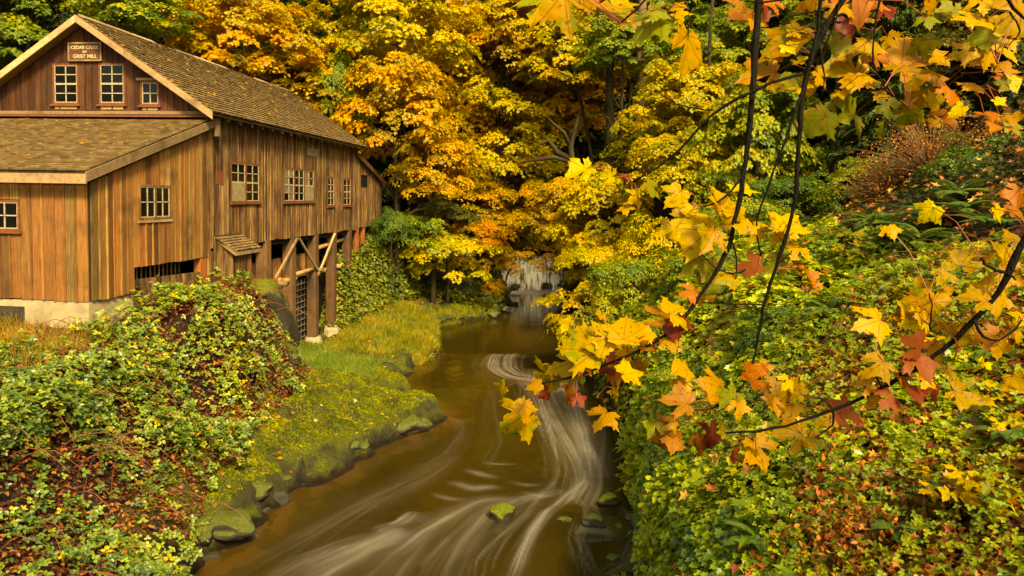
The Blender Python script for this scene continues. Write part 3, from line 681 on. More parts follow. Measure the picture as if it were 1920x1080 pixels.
shingles((.28, LT0[0] - .04, LT0[1] + .005), (-1, 0, 0), (0, 1, ls), 9.5, 6.9, .225, .2, 'shingles', roof_t, 290)
# ridge boards: a few pale split cap boards
for k in range(12):
    mb = MB(); y0 = Y0 + k * 1.5 + .05
    if k in (3, 7, 8): continue
    mb.hexa([(-4.46, y0, 14.80), (-4.25, y0, 14.66), (-4.25, y0 + 1.35, 14.66), (-4.46, y0 + 1.35, 14.80), (-4.46, y0, 14.84), (-4.23, y0, 14.70), (-4.23, y0 + 1.35, 14.70), (-4.46, y0 + 1.35, 14.84)])
    mb.build('ridge_cap', M['trim'], mill)
# barge boards of the gable, lean-to rake and eave fascia
def bar(mb, p, q, h, t, n=(0, -1, 0)):
    p = Vector(p); q = Vector(q); n = Vector(n) * t; up = Vector((0, 0, -h))
    mb.hexa([p + up, q + up, q + up + n, p + up + n, p, q, q + n, p + n])
mb = MB(); bar(mb, (-4.5, Y0 - .01, 14.78), (SX + .06, Y0 - .01, 11.34), .26, .05); mb.build('barge_board', M['trim'], mill)
mb = MB(); bar(mb, (-4.502, Y0 - .01, 14.78), (-9.65, Y0 - .01, 11.34), .26, .05); mb.build('barge_board', M['trim'], mill)
mb = MB(); bar(mb, (.26, LT0[0] - .02, LT0[1] - .02), (.26, 6.45, 11.2), .28, .05, (1, 0, 0)); mb.build('barge_board', M['trim'], mill)
mb = MB(); bar(mb, (.31, LT0[0] - .02, LT0[1] - .08), (-9.4, LT0[0] - .02, LT0[1] - .08), .27, .05); mb.build('fascia', M['trim'], mill)
mb = MB(); mb.box((.3, 6.28, 10.55), (.44, 6.46, 11.22)); mb.build('bracket', M['trim'], mill)
mb = MB(); bar(mb, (.26, 22.6, 11.06), (.26, 28.55, 9.40), .3, .05, (1, 0, 0)); mb.build('barge_board', M['board_brown'], mill)
for k in range(18):
    y0 = 6.95 + k * .94
    mb = MB(); mb.hexa([(.08, y0, 11.42), (.50, y0, 11.13), (.50, y0 + .1, 11.13), (.08, y0 + .1, 11.42), (.08, y0, 11.55), (.50, y0, 11.27), (.50, y0 + .1, 11.27), (.08, y0 + .1, 11.55)]); mb.build('rafter_tail', M['trim'], mill)
# --- small lean hood on the river wall
hd = MB(); hd.hexa([(.1, 6.62, 6.78), (.1, 8.45, 6.78), (1.02, 8.45, 6.24), (1.02, 6.35, 6.24), (.1, 6.62, 6.88), (.1, 8.45, 6.88), (1.05, 8.45, 6.33), (1.05, 6.35, 6.33)][:4][::-1] + [(.1, 6.62, 6.88), (.1, 8.45, 6.88), (1.05, 8.45, 6.33), (1.05, 6.35, 6.33)][::-1])
hood = hd.build('hood_roof', M['backing'], mill)
dv = np.array([-.95, 0, .55]); shingles((1.07, 6.38, 6.325), (0, 1, 0), dv, 2.06, 1.08, .16, .17, 'shingles', hood)
mb = MB(); bar(mb, (1.05, 6.33, 6.30), (1.05, 8.46, 6.30), .13, .04, (1, 0, 0)); bar(mb, (.1, 6.6, 6.85), (1.06, 6.34, 6.31), .13, .04); mb.build('hood_trim', M['trim'], mill)
HS = Frame((.85, 6.6, 0), (0, 1, 0), (1, 0, 0)); HF = Frame((.9, 6.6, 0), (-1, 0, 0), (0, -1, 0))
hw = MB(); hw.box((.06, 6.62, 4.1), (.83, 7.85, 6.25)); hw = hw.build('wall', M['backing'], mill); hw['label'] = 'small boarded chute housing under the hood'
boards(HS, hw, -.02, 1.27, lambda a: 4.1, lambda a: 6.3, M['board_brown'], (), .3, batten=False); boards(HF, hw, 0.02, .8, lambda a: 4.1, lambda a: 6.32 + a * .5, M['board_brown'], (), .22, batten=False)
# --- timber trestle under the river wall
for (y0, zb, ww_, r_) in ((11.15, .6, .62, 1), (13.85, .75, .6, 1), (16.75, .85, .55, 1), (19.4, .9, .55, 1), (21.95, 3.2, .55, 1)):
    mb = MB(); n = 5; ps = []
    zb -= .5
    for k in range(n + 1):
        z = zb + (6.44 - zb) * k / n; s = ww_ / 2 * (1 + .03 * math.sin(k * 2.3 + y0)); ps.append([(-.35 - s * .0, y0 - s, z), (.02, y0 - s, z), (.10, y0 - s * .72, z), (.10, y0 + s * .72, z), (.02, y0 + s, z), (-.35, y0 + s, z)])
    o_ = mb.n; mb._push([q for r in ps for q in r], [(k * 6 + j, k * 6 + (j + 1) % 6, (k + 1) * 6 + (j + 1) % 6, (k + 1) * 6 + j) for k in range(n) for j in range(6)] + [tuple(range(5, -1, -1)), tuple(n * 6 + j for j in range(6))])
    mb.build('post', M['post'], mill)
for y0, zt_, zb in ((16.75, 1.1, -.6), (19.4, 1.25, -.9)):
    mb = MB(); mb.tube([(-.12, y0, zb), (-.12, y0, zt_ - .25), (-.12, y0, zt_)], [.52, .46, .38], 10); mb.build('footing', M['concrete'], mill)
for y0 in (23.4, 24.6, 26.6): 
    mb = MB(); mb.tube([(-.1, y0, 4.4), (-.1, y0, 6.5)], [.2, .2], 8); mb.build('post', M['post_red'], mill)
for (ya, za, yb, zb_) in ((14.1, 6.38, 11.75, 4.75), (14.25, 6.38, 16.6, 4.6), (19.2, 6.38, 17.15, 4.65)):
    mb = MB(); mb.hexa([(.12, yb - .09, zb_), (.2, yb - .09, zb_), (.2, yb + .09, zb_), (.12, yb + .09, zb_), (.12, ya - .09, za), (.2, ya - .09, za), (.2, ya + .09, za), (.12, ya + .09, za)]); mb.build('brace', M['trim'], mill)
for (y0, z0, x1) in ((9.63, 4.43, .85), (11.06, 4.41, .35), (12.11, 4.42, .85), (8.91, 4.35, .3), (13.48, 4.39, .35), (14.37, 4.39, .35), (16.9, 4.35, .5), (18.4, 4.4, .3), (20.6, 4.4, .35)):
    mb = MB(); mb.tube([(-2.2, y0 + .3, z0), (x1 - .35, y0, z0)] if x1 < .6 else [(-2.2, y0 + .3, z0), (x1 - .35, y0, z0)], [.125, .13], 10); mb.build('log_end', M['log'], mill, True)
mb = MB(); mb.tube([(.0, 14.3, 4.62), (.0, 16.9, 4.66)], [.1, .1], 8); mb.tube([(-.3, 16.9, 5.6), (-.3, 22.5, 5.9)], [.12, .12], 8); mb.build('rail_log', M['log'], mill, True)
BK = Frame((-.6, 0, 0), (0, 1, 0), (1, 0, 0))
wbk = MB(); BK.rect(wbk, 8.4, 17.2, 4.3, 5.42, -.06, .0); wbk = wbk.build('wall', M['backing'], mill); wbk['label'] = 'low tan boards set back behind the posts'
boards(BK, wbk, 8.4, 17.2, lambda a: 4.3, lambda a: 5.45, M['board_tan'], (), .3, batten=False)
mb = MB(); mb.box((-9, 6.2, 6.2), (-.02, 23, 6.42)); mb.box((-9, 6.2, 4.1), (-.7, 17.4, 4.28)); mb.build('floor', M['dark'], mill)  # mill floors, near-black to keep the space beneath dark
mb = MB(); mb.box((-4.2, 8, -.5), (-4.0, 23.5, 6.2)); mb.box((-9, 7.9, 0), (-.8, 8.0, 4.1)); mb.box((-9, 23.2, 0), (-.6, 23.3, 6.3)); mb.build('dark_backdrop', M['dark'], mill)  # near-black walls added to keep the space under the mill dark
# trash rack
mb = MB(); mb.box((-.72, 15.0, .2), (-.68, 22.0, 4.1)); rack = mb.build('trash_rack_and_shade', M['dark'], mill)  # near-black sheet behind the bars, shade put into its colour
for k in range(11):
    mb = MB(); mb.box((-.67, 15.0, .75 + k * .31), (-.6, 18.6, .79 + k * .31)); mb.build('rack_bar', M['metal'], rack)
for k in range(9):
    mb = MB(); mb.box((-.665, 15.2 + k * .42, .6), (-.64, 15.23 + k * .42, 4.1)); mb.build('rack_bar', M['metal'], rack)

# --- the sign on the gable
sg = empty('mill_sign', (0, 0, 0)); sg.matrix_world = Matrix.Translation(MILL) @ Matrix.Rotation(-TH, 4, 'Z')
tag(sg, 'brown wooden sign lettered CEDAR CREEK GRIST MILL high on the gable', 'sign')
mb = MB(); GABLE.rect(mb, 3.87, 5.15, 13.23, 13.89, .13, .17); mb.build('panel', M['sign'], sg)
mb = MB()
for (x0, x1, y0, y1) in ((3.85, 5.17, 13.85, 13.90), (3.85, 5.17, 13.22, 13.27), (3.85, 3.90, 13.272, 13.848), (5.12, 5.17, 13.272, 13.848)): GABLE.rect(mb, x0, x1, y0, y1, .17, .20)
mb.build('border', M['trim'], sg)
def text(s, a, z, size, parent):
    cu = bpy.data.curves.new('lettering', 'FONT'); cu.body = s; cu.size = size; cu.align_x = 'CENTER'; cu.extrude = .006; cu.offset = .004
    t = bpy.data.objects.new('tmp', cu); COL.objects.link(t); dg = bpy.context.evaluated_depsgraph_get()
    me = bpy.data.meshes.new_from_object(t.evaluated_get(dg)); bpy.data.objects.remove(t)
    me.materials.clear(); o = link('lettering', me, M['sign_white'], parent)
    o.matrix_local = Matrix.Translation(GABLE.p(a, z, .18)) @ Matrix.Rotation(rad(90), 4, 'X'); return o
text('CEDAR CREEK', 4.51, 13.66, .17, sg); text('1876', 4.51, 13.52, .10, sg); text('GRIST MILL', 4.51, 13.33, .19, sg)
# ------------------------------------------------------------------ foliage materials
G_ = (.085, .13, .014)
M['gold'] = leaf_mat('golden maple leaves', [(0, (.30, .21, .012)), (.25, (.36, .25, .010)), (.5, (.60, .37, .012)), (.75, (.64, .30, .010)), (1, (.56, .18, .010))])
M['orange'] = leaf_mat('orange gold maple leaves', [(0, (.26, .19, .010)), (.3, (.56, .33, .012)), (.6, (.62, .27, .010)), (1, (.50, .15, .01))])
M['yellow'] = leaf_mat('lemon yellow maple leaves', [(0, (.24, .23, .012)), (.3, (.46, .39, .014)), (.6, (.62, .44, .018)), (1, (.66, .36, .018))])
M['lime'] = leaf_mat('yellow green leaves', [(0, (.07, .12, .012)), (.35, (.18, .25, .016)), (.65, (.34, .36, .018)), (1, (.56, .42, .018))])
M['green'] = leaf_mat('fresh green leaves', [(0, (.035, .075, .01)), (.5, (.10, .18, .018)), (.85, (.24, .30, .02)), (1, (.42, .36, .02))])
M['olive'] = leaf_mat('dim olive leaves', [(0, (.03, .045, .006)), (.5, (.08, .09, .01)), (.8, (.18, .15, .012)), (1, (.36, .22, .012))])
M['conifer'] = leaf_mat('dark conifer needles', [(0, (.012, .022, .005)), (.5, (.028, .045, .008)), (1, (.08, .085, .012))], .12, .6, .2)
M['conifer_lit'] = leaf_mat('lit conifer sprays', [(0, (.02, .04, .006)), (.5, (.055, .085, .01)), (1, (.13, .14, .012))], .2, .6, .2)  # lighter copy of the conifer needles, sunlight put into the colour
M['bramble'] = leaf_mat('bramble leaves', [(0, (.035, .07, .02)), (.3, (.10, .16, .022)), (.55, (.23, .28, .03)), (.72, (.40, .38, .018)), (.86, (.58, .34, .02)), (.95, (.42, .10, .02)), (1, (.26, .04, .015))], .2, .4, .5)
M['russet'] = leaf_mat('russet orange slope leaves', [(0, (.05, .012, .006)), (.4, (.24, .05, .012)), (.7, (.42, .11, .018)), (1, (.55, .22, .03))], .2)
M['bramble_dead'] = leaf_mat('dead russet bramble leaves', [(0, (.03, .009, .005)), (.4, (.09, .024, .009)), (.7, (.20, .055, .014)), (1, (.36, .14, .025))], .2)
M['cover'] = leaf_mat('leafy slope cover', [(0, (.05, .09, .010)), (.3, (.17, .24, .012)), (.6, (.36, .40, .014)), (.85, (.50, .46, .016)), (1, (.52, .40, .02))], .3, .38, .5)
M['ivy'] = leaf_mat('glossy ivy leaves', [(0, (.045, .095, .008)), (.4, (.20, .28, .012)), (.75, (.38, .43, .014)), (1, (.38, .44, .02))], .25, .3, .6)
M['litter'] = leaf_mat('fallen maple leaves', [(0, (.14, .035, .012)), (.35, (.36, .10, .018)), (.65, (.55, .22, .03)), (.85, (.60, .36, .06)), (1, (.55, .42, .16))], .15)
M['grass'] = leaf_mat('fresh green grass', [(0, (.08, .13, .015)), (.5, (.18, .25, .03)), (1, (.36, .36, .04))], .3)
M['straw'] = leaf_mat('tan autumn grass', [(0, (.09, .13, .012)), (.35, (.24, .24, .02)), (.7, (.44, .33, .035)), (1, (.46, .22, .03))], .3)
M['straw_dry'] = leaf_mat('dry straw grass', [(0, (.12, .11, .015)), (.3, (.30, .20, .025)), (.7, (.46, .24, .03)), (1, (.40, .11, .02))], .3)
M['fern'] = leaf_mat('sword fern fronds', [(0, (.03, .07, .01)), (.5, (.08, .14, .015)), (.85, (.20, .22, .02)), (1, (.34, .26, .02))], .25)
M['rust'] = leaf_mat('rusty dead shrub twigs', [(0, (.14, .04, .01)), (.5, (.34, .10, .016)), (1, (.48, .20, .03))], .2)
M['moss_tuft'] = leaf_mat('moss tufts', [(0, (.03, .045, .004)), (.5, (.20, .22, .008)), (1, (.42, .40, .010))], .3, .7, .15)
M['vine'] = leaf_mat('hanging vine leaves', [(0, (.03, .05, .008)), (.4, (.10, .13, .014)), (.75, (.24, .22, .018)), (1, (.44, .28, .02))], .25)

# ------------------------------------------------------------------ crown meshes (unit: metres, centred on the crown)
def crown_mesh(name, r, rz, nclump, per, leaf, seed, droop=.55, tmpl=T_LEAF5, open_=.62, fl=.38):
    rg = np.random.default_rng(seed); cl = Cloud()
    d = norm(rg.normal(size=(nclump, 3))); d[:, 2] = np.where(d[:, 2] < -.55, -d[:, 2], d[:, 2])
    lob = 1 + .22 * np.sin(d[:, 0] * 4 + seed) * np.cos(d[:, 1] * 3.3 + seed * 2) + .14 * np.sin(d[:, 2] * 7 + seed)
    rr = rg.uniform(open_, 1.0, nclump) ** .7 * lob
    C = d * rr[:, None] * np.array([r, r, rz]); cr = r * rg.uniform(.14, .30, nclump); hb = rg.uniform(.1, .75, nclump)
    cid = np.repeat(np.arange(nclump), per); N = len(cid)
    a = rg.uniform(0, 2 * math.pi, N); q = np.sqrt(rg.uniform(0, 1, N)); q = q * (1 + .25 * np.sin(a * 3 + cid))
    out = norm(d * np.array([1, 1, .25]))
    loc = np.stack([np.cos(a) * q, np.sin(a) * q, np.zeros(N)], 1)
    k = cr[cid][:, None]
    P = C[cid] + loc * k; P[:, 2] += -droop * (q ** 2) * cr[cid] + rg.normal(0, fl * .25, N) * cr[cid] + .25 * cr[cid]
    P -= np.c_[0 * q, 0 * q, .35 * cr[cid] * np.maximum(0, (loc * out[cid]).sum(1))]
    nrm = np.stack([loc[:, 0] * .9, loc[:, 1] * .9, np.full(N, .8)], 1) + out[cid] * .75 + rg.normal(0, .38, (N, 3))
    tip = loc + np.array([0, 0, -.7]) + out[cid] * .4 + rg.normal(0, .35, (N, 3))
    h = np.clip(hb[cid] + rg.normal(0, .13, N), 0, 1)
    cl.add(tmpl, P, nrm, leaf * rg.uniform(.65, 1.25, N), h, rg, tip=tip)
    return cl.mesh(name)
CR_ = [crown_mesh('crown', 4.5, 4.2, 105, 150, .235, s) for s in (1, 2, 3)] + [crown_mesh('crown', 4.5, 5.5, 120, 140, .235, 4), crown_mesh('crown', 4.5, 3.4, 85, 170, .235, 5, .8)]
BU_ = [crown_mesh('crown', 2.2, 1.7, 70, 130, .12, s, .5, T_OVAL if s % 2 else T_LEAF5, .55) for s in (11, 12, 13)]
def trunk_mesh(name, h, r0, seed, limbs=9, spread=3.2, lean=(0, 0)):
    rr = random.Random(seed); mb = MB(); pts = []; n = 9
    for k in range(n + 1):
        t = k / n; pts.append((lean[0] * t + .25 * math.sin(t * 5 + seed) * t, lean[1] * t + .2 * math.cos(t * 4 + seed) * t, h * t))
    mb.tube(pts, [r0 * (1.25 if k == 0 else 1) * (1 - .75 * k / n) for k in range(n + 1)], 9)
    for k in range(limbs):
        t = rr.uniform(.3, .92); b = Vector(pts[int(t * n)]); a = rr.uniform(0, 6.28); L = spread * rr.uniform(.6, 1.1); q = [tuple(b)]
        for j in range(1, 6):
            s = j / 5; q.append((b.x + math.cos(a + .5 * s) * L * s, b.y + math.sin(a + .5 * s) * L * s, b.z + L * (.75 * s - .35 * s * s) + .12 * math.sin(j * 2 + k)))
        rb = r0 * (1 - .75 * t) * .6; mb.tube(q, [rb * (1 - .85 * j / 5) for j in range(6)], 6)
    me = bpy.data.meshes.new(name); me.from_pydata(mb.v, [], mb.f); me.update(); me.polygons.foreach_set('use_smooth', np.ones(len(me.polygons), dtype=bool)); return me
TR_ = [trunk_mesh('trunk', 1.0 * 10, .28, s) for s in (1, 2, 3)]
for t_ in TR_: t_.materials.append(M['bark'])
SH_ = {}
def with_mat(me, mat):      # one mesh per crown shape, material held by the object
    return me
trng = random.Random(7)
def tree(label, px, py, Y, r, mat, rz=None, shape=None, name='maple_tree', cat='tree', group=None, bush=False, rot=None, trunk=True):
    C = atY(px, py, Y); r0 = 2.2 if bush else 4.5; src = (BU_ if bush else CR_)
    me = src[shape if shape is not None else trng.randrange(len(src))]
    gzv = float(ground(C[0], C[1])[0]); base = min(gzv, C[2] - .6)
    o = empty(name, (C[0], C[1], base)); tag(o, label, cat, group)
    s = r / r0; sz = (rz or r * .93) / (r0 * .93 if not bush else 1.7)
    if len(me.materials) == 0: me.materials.append(M['gold'])
    c = bpy.data.objects.new('crown' if not bush else 'foliage', me); COL.objects.link(c); c.parent = o
    c.material_slots[0].link = 'OBJECT'; c.material_slots[0].material = M[mat]
    c.location = (0, 0, C[2] - base); c.scale = (s, s, sz); c.rotation_euler = (0, 0, rot if rot is not None else trng.uniform(0, 6.28))
    ex = [float(v) for v in (np.interp(C[1], SEC[:, 0], SEC[:, 1]), np.interp(C[1], SEC[:, 0], SEC[:, 6]))]
    if trunk and ex[0] - .3 < C[0] < ex[1] + .3:      # leans out over the creek from the nearer bank
        bx = ex[0] - 1.6 if C[0] - ex[0] < ex[1] - C[0] else ex[1] + 1.8
        by = C[1] + 1.5; bz = float(ground(bx, by)[0]); o.location = (bx, by, bz); c.location = (C[0] - bx, C[1] - by, C[2] - bz); mb = MB()
        dx, dy, dz = C[0] - bx, C[1] - by, C[2] - bz
        mb.tube([(dx * (s_ ** 1.6), dy * s_, -.3 + (dz + .3) * (1 - (1 - s_) ** 1.3)) for s_ in [k_ / 8 for k_ in range(9)]], [(.08 if bush else .22) * (1.1 - .8 * k_ / 8) for k_ in range(9)], 8)
        mb.build('trunk' if not bush else 'stem', M['bark'], o, True)
    elif trunk:
        h = C[2] - base + (rz or r) * .55
        t = bpy.data.objects.new('trunk' if not bush else 'stem', TR_[trng.randrange(3)]); COL.objects.link(t); t.parent = o
        k = .35 if bush else 1.0
        t.location = (0, 0, -.3); t.scale = (k * max(.6, s) * (1 if not bush else .9), k * max(.6, s) * (1 if not bush else .9), (h + .3) / 10); t.rotation_euler = (0, 0, trng.uniform(0, 6.28))
    return o
TREES = [
 # label, px, py, Y, r, material, rz
 ('golden maple crown rising directly behind the mill roof ridge', 455, 85, 47, 4.6, 'gold', 3.6),
 ('gold maple behind the mill roof, overlapping the far half of the ridge', 560, 175, 50, 4.0, 'gold', 2.8),
 ('yellow green maple spray above the mill gable peak', 255, 25, 42, 3.2, 'lime', 2.0),
 ('lime olive maple behind the left rake of the gable roof', 60, 70, 46, 4.6, 'lime', 3.4),
 ('dull green maple at the top left corner of the photo', 40, -40, 50, 5.0, 'olive', 3.5),
 ('gold flecked maple top between the gable peak and the orange maple', 330, -25, 52, 4.5, 'gold', 3.0),
 ('light green narrow tree right of the roof between two gold maples', 640, 190, 49, 2.4, 'lime', 4.2),
 ('bright yellow maple top high behind the roof end', 745, 55, 52, 5.4, 'yellow', 4.0),
 ('golden maple hanging low beside the mill roof end', 745, 230, 48, 4.2, 'gold', 3.8),
 ('gold lower maple bough over the rear shed roof', 815, 320, 49, 3.0, 'gold', 2.6),
 ('deep orange maple at the top centre of the photo', 880, 20, 68, 6.6, 'orange', 5.6),
 ('big orange gold maple filling the upper middle above the waterfall', 1000, 150, 70, 7.6, 'gold', 7.0),
 ('golden maple low over the waterfall with drooping boughs', 965, 350, 69, 5.8, 'gold', 4.2),
 ('deep gold maple between the two largest gold maples', 905, 190, 66, 5.0, 'gold', 5.4),
 ('yellow green maple top behind the hanging gold leaf', 1190, 60, 56, 5.0, 'lime', 4.0),
 ('gold maple crown in front of the pale conifer trunk', 1095, 205, 63, 4.2, 'gold', 3.4),
 ('yellow green maple right of the pale conifer trunk', 1300, 200, 44, 3.6, 'yellow', 2.8),
 ('pale yellow green maple with layered boughs right of centre', 1420, 290, 38, 3.3, 'lime', 3.6),
 ('small yellow maple under the long hanging twig', 1275, 330, 40, 3.0, 'yellow', 2.4),
 ('yellow maple thicket tree right above the waterfall pool', 1140, 430, 46, 3.6, 'yellow', 3.4),
 ('yellow maple sapling left of the thin curved branch tip', 1050, 400, 50, 3.0, 'gold', 2.6),
 ('green gold maple behind the top of the hanging branches', 1420, 90, 48, 4.6, 'lime', 3.4),
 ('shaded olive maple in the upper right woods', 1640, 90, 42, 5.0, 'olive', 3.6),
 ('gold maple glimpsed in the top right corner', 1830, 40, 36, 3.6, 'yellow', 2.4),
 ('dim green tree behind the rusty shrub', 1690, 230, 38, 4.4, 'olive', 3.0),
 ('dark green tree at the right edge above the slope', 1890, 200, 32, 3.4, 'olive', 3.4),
 ('bright yellow maple in the middle of the golden wall of leaves', 1015, 300, 63, 5.0, 'yellow', 4.4),
 ('gold maple high in the centre left of the hanging leaves', 940, 70, 61, 5.0, 'gold', 4.4),
 ('lime maple crown half covering the two trunks at the top', 1165, 95, 49, 3.0, 'lime', 2.4),
 ('yellow maple left of the old curling limbs', 935, 265, 61, 4.6, 'yellow', 4.0),
 ('golden yellow maple above the old curling limbs', 1065, 120, 58, 4.4, 'yellow', 3.4),
 ('lemon maple at the top edge left of the hanging lobed leaves', 985, 10, 60, 4.8, 'yellow', 3.6),
 ('yellow maple over the tall dark gap behind the pale leaf', 1240, 300, 50, 3.8, 'yellow', 3.0),
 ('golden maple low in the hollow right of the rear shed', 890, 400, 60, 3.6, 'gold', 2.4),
 ('yellow maple filling the gap behind the two gold maples at the top', 800, 130, 66, 6.5, 'yellow', 5.0),
 ('golden maple deep behind the pale conifer trunk', 1090, 120, 68, 7.0, 'gold', 6.0),
 ('yellow green maple deep in the wood right of the waterfall', 1210, 330, 66, 4.8, 'yellow', 4.6),
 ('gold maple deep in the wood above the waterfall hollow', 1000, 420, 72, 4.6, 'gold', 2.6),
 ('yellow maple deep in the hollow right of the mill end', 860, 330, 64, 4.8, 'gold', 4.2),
 ('lime leaved maple high behind the roof end gap', 640, 40, 62, 5.4, 'lime', 4.2),
 ('yellow green maple deep behind the mill gable', 170, -10, 60, 5.0, 'lime', 3.4),
 ('lime green maple behind the long black twigs', 1500, 180, 50, 4.6, 'yellow', 3.6),
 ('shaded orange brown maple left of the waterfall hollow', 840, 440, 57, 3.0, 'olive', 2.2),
]
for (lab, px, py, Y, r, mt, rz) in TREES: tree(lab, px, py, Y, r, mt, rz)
BUSH = [
 ('bright lime bush at the foot of the far mill corner', 765, 440, 49, 2.9, 'lime', 2.0),
 ('round yellow bush overhanging the left bank below the gold maple', 840, 485, 50.0, 3.2, 'yellow', 2.1),
 ('small green bush just right of the far mill corner post', 735, 425, 46.5, 1.6, 'green', 1.4),
 ('yellow leafed bush leaning over the pool just left of the waterfall', 905, 480, 57, 2.0, 'gold', 1.8),
 ('yellow bush overhanging the right side of the creek', 1105, 590, 33, 2.1, 'yellow', 1.7),
 ('gold bush above the right bank pool edge', 1128, 505, 42, 2.4, 'yellow', 1.7),
 ('lime green bush above the yellow creekside bush', 1190, 530, 31, 2.0, 'lime', 1.5),
 ('yellow green bush behind the spotted yellow leaves', 1260, 470, 32, 2.5, 'yellow', 1.9),
 ('lime green bush at the top of the ivy bank beside the creek', 1230, 640, 24, 1.5, 'lime', 1.1),
 ('yellow bush low over the creek edge under the red leaves', 1150, 655, 27, 1.3, 'yellow', .9),
 ('leafy lime shrub in the middle of the right slope', 1380, 540, 23, 1.7, 'lime', .9),
 ('yellow green shrub behind the forked black twig on the slope', 1500, 560, 20, 1.3, 'lime', .7),
 ('green shrub under the thick branch on the right slope', 1640, 560, 17, 1.1, 'green', .6),
 ('lime shrub on the slope left of the brown path', 1440, 450, 29, 1.8, 'lime', 1.1),
 ('yellow bush leaning over the top of the waterfall', 1015, 448, 68.5, 3.2, 'yellow', 1.6),
 ('golden bush right of the waterfall lip', 1075, 470, 64.5, 2.0, 'gold', 1.5),
 ('orange red leaved shrub at the right edge of the slope', 1900, 660, 12, .9, 'orange', .6),
 ('rusty orange shrub right of the thick hanging branch', 1850, 800, 10, .6, 'orange', .4),
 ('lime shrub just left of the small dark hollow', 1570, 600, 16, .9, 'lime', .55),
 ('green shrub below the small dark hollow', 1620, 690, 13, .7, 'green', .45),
 ('tall lime shrub above the forked twig tips', 1330, 500, 27, 1.7, 'lime', 1.2),
 ('bright green shrub in the centre of the slope', 1460, 620, 16, 1.0, 'green', .6),
 ('yellow green shrub at the brow of the ivy bank', 1290, 720, 18, 1.0, 'lime', .65),
 ('leafy green shrub under the ferns', 1730, 520, 17, 1.2, 'green', .7),
 ('fresh lime bush left of the rusty shrub on the slope', 1620, 345, 27, 1.7, 'lime', 1.0),
 ('leafy green bush at the right edge under the dark tree', 1850, 330, 21, 1.7, 'green', 1.4),
 ('low green bush beside the brown path', 1480, 370, 34, 2.2, 'green', 1.3),
 ('small green bush right of the low yellow one by the path', 1380, 420, 30, 2.1, 'lime', 1.4),
 ('orange leaved bush on the rocky bank left of the waterfall', 905, 440, 56, 2.2, 'orange', 1.5),
 ('gold spray of leaves dipping to the dark pool', 925, 540, 54, 1.0, 'gold', .8),
]
for (lab, px, py, Y, r, mt, rz) in BUSH: tree(lab, px, py, Y, r, mt, rz, bush=True, name='bush', cat='bush')

# ------------------------------------------------------------------ conifers filling the shaded wood
def conifer_meshes(seed, H=30, R0=4.2, tiers=34, cards=15000):
    rg = np.random.default_rng(seed); cl = Cloud(); per = 9; nb = tiers * per
    t = np.repeat(np.linspace(.10, .98, tiers), per) + rg.uniform(-.01, .01, nb); a = rg.uniform(0, 6.283, nb); L = R0 * (1 - t) ** .7 * rg.uniform(.65, 1.1, nb)
    cid = rg.integers(0, nb, cards); s = rg.uniform(.12, 1, cards) ** .6; Lc = L[cid] * s; wv = rg.normal(0, .16, cards) * (1.2 - s) * L[cid]
    P = np.stack([np.cos(a[cid]) * Lc - np.sin(a[cid]) * wv, np.sin(a[cid]) * Lc + np.cos(a[cid]) * wv, H * t[cid] + .1 * Lc - .085 * Lc ** 2 - np.abs(wv) * .3 - rg.uniform(0, .4, cards)], 1)
    out = np.stack([np.cos(a[cid]), np.sin(a[cid]), 0 * s], 1)
    cl.add(T_NEEDLE, P, out * .5 + np.array([0, 0, 1]) + rg.normal(0, .4, (cards, 3)), rg.uniform(.4, .75, cards), np.clip(rg.normal(.45, .2, cards), 0, 1), rg, tip=out + np.array([0, 0, -.9]) + rg.normal(0, .4, (cards, 3)))
    return cl.mesh('crown')
CON = [conifer_meshes(s) for s in (1, 2)]
tm = MB(); tm.tube([(0, 0, -.5), (0, 0, 2), (.1, 0, 12), (0, .1, 30)], [.55, .42, .3, .04], 9)
CT = bpy.data.meshes.new('trunk'); CT.from_pydata(tm.v, [], tm.f); CT.update(); CT.materials.append(M['bark'])
def conifer(x, y, s, label, group=None, mat='conifer', z=None, sx=1.0):
    b = float(ground(x, y)[0]) if z is None else z
    o = empty('conifer_tree', (x, y, b)); tag(o, label, 'tree', group)
    me = CON[trng.randrange(2)]
    if len(me.materials) == 0: me.materials.append(M['conifer'])
    c = bpy.data.objects.new('crown', me); COL.objects.link(c); c.parent = o; c.material_slots[0].link = 'OBJECT'; c.material_slots[0].material = M[mat]
    c.scale = (s * sx, s * sx, s); c.rotation_euler = (0, 0, trng.uniform(0, 6.28))
    t = bpy.data.objects.new('trunk', CT); COL.objects.link(t); t.parent = o; t.scale = (s, s, s)
    return o
for row, (y, step, s) in enumerate(((66, 5.0, 1.0), (73, 5.5, 1.15), (84, 6.5, 1.35))):
    x = -62 - row
    while x < 72:
        xx = x + trng.uniform(-1.6, 1.6); yy = y + trng.uniform(-2.5, 2.5) + abs(x) * .05; x += step
        if -9 < xx < 13 and yy < 72: continue
        conifer(xx, yy, s * trng.uniform(.85, 1.15), 'dark conifer standing in the shaded wood behind the maples', 'dark conifers of the background wood')
for (x, y) in ((-27, 30), (-31, 38), (-28, 46), (-24, 54), (-33, 54), (-19, 57), (-14, 60), (-38, 46)):
    conifer(x, y, .9, 'dark conifer standing behind the mill', 'dark conifers behind the mill')
for (x, y) in ((19, 50), (25, 47), (22, 40), (28, 38), (32, 45), (26, 55), (15, 58), (33, 32), (25, 29)):
    conifer(x, y, .85, 'dark conifer on the hillside above the right bank path', 'dark conifers above the right bank')
for (px, Y, s, lab) in ((600, 53, .8, 'light green conifer right of the orange maple behind the roof'), (1175, 62, .95, 'lighter green conifer draped behind the hanging gold leaf'), (1660, 33, .62, 'drooping green conifer in the upper right behind the big leaves')):
    p = atY(px, 300, Y); conifer(p[0], p[1], s, lab, None, 'conifer_lit')
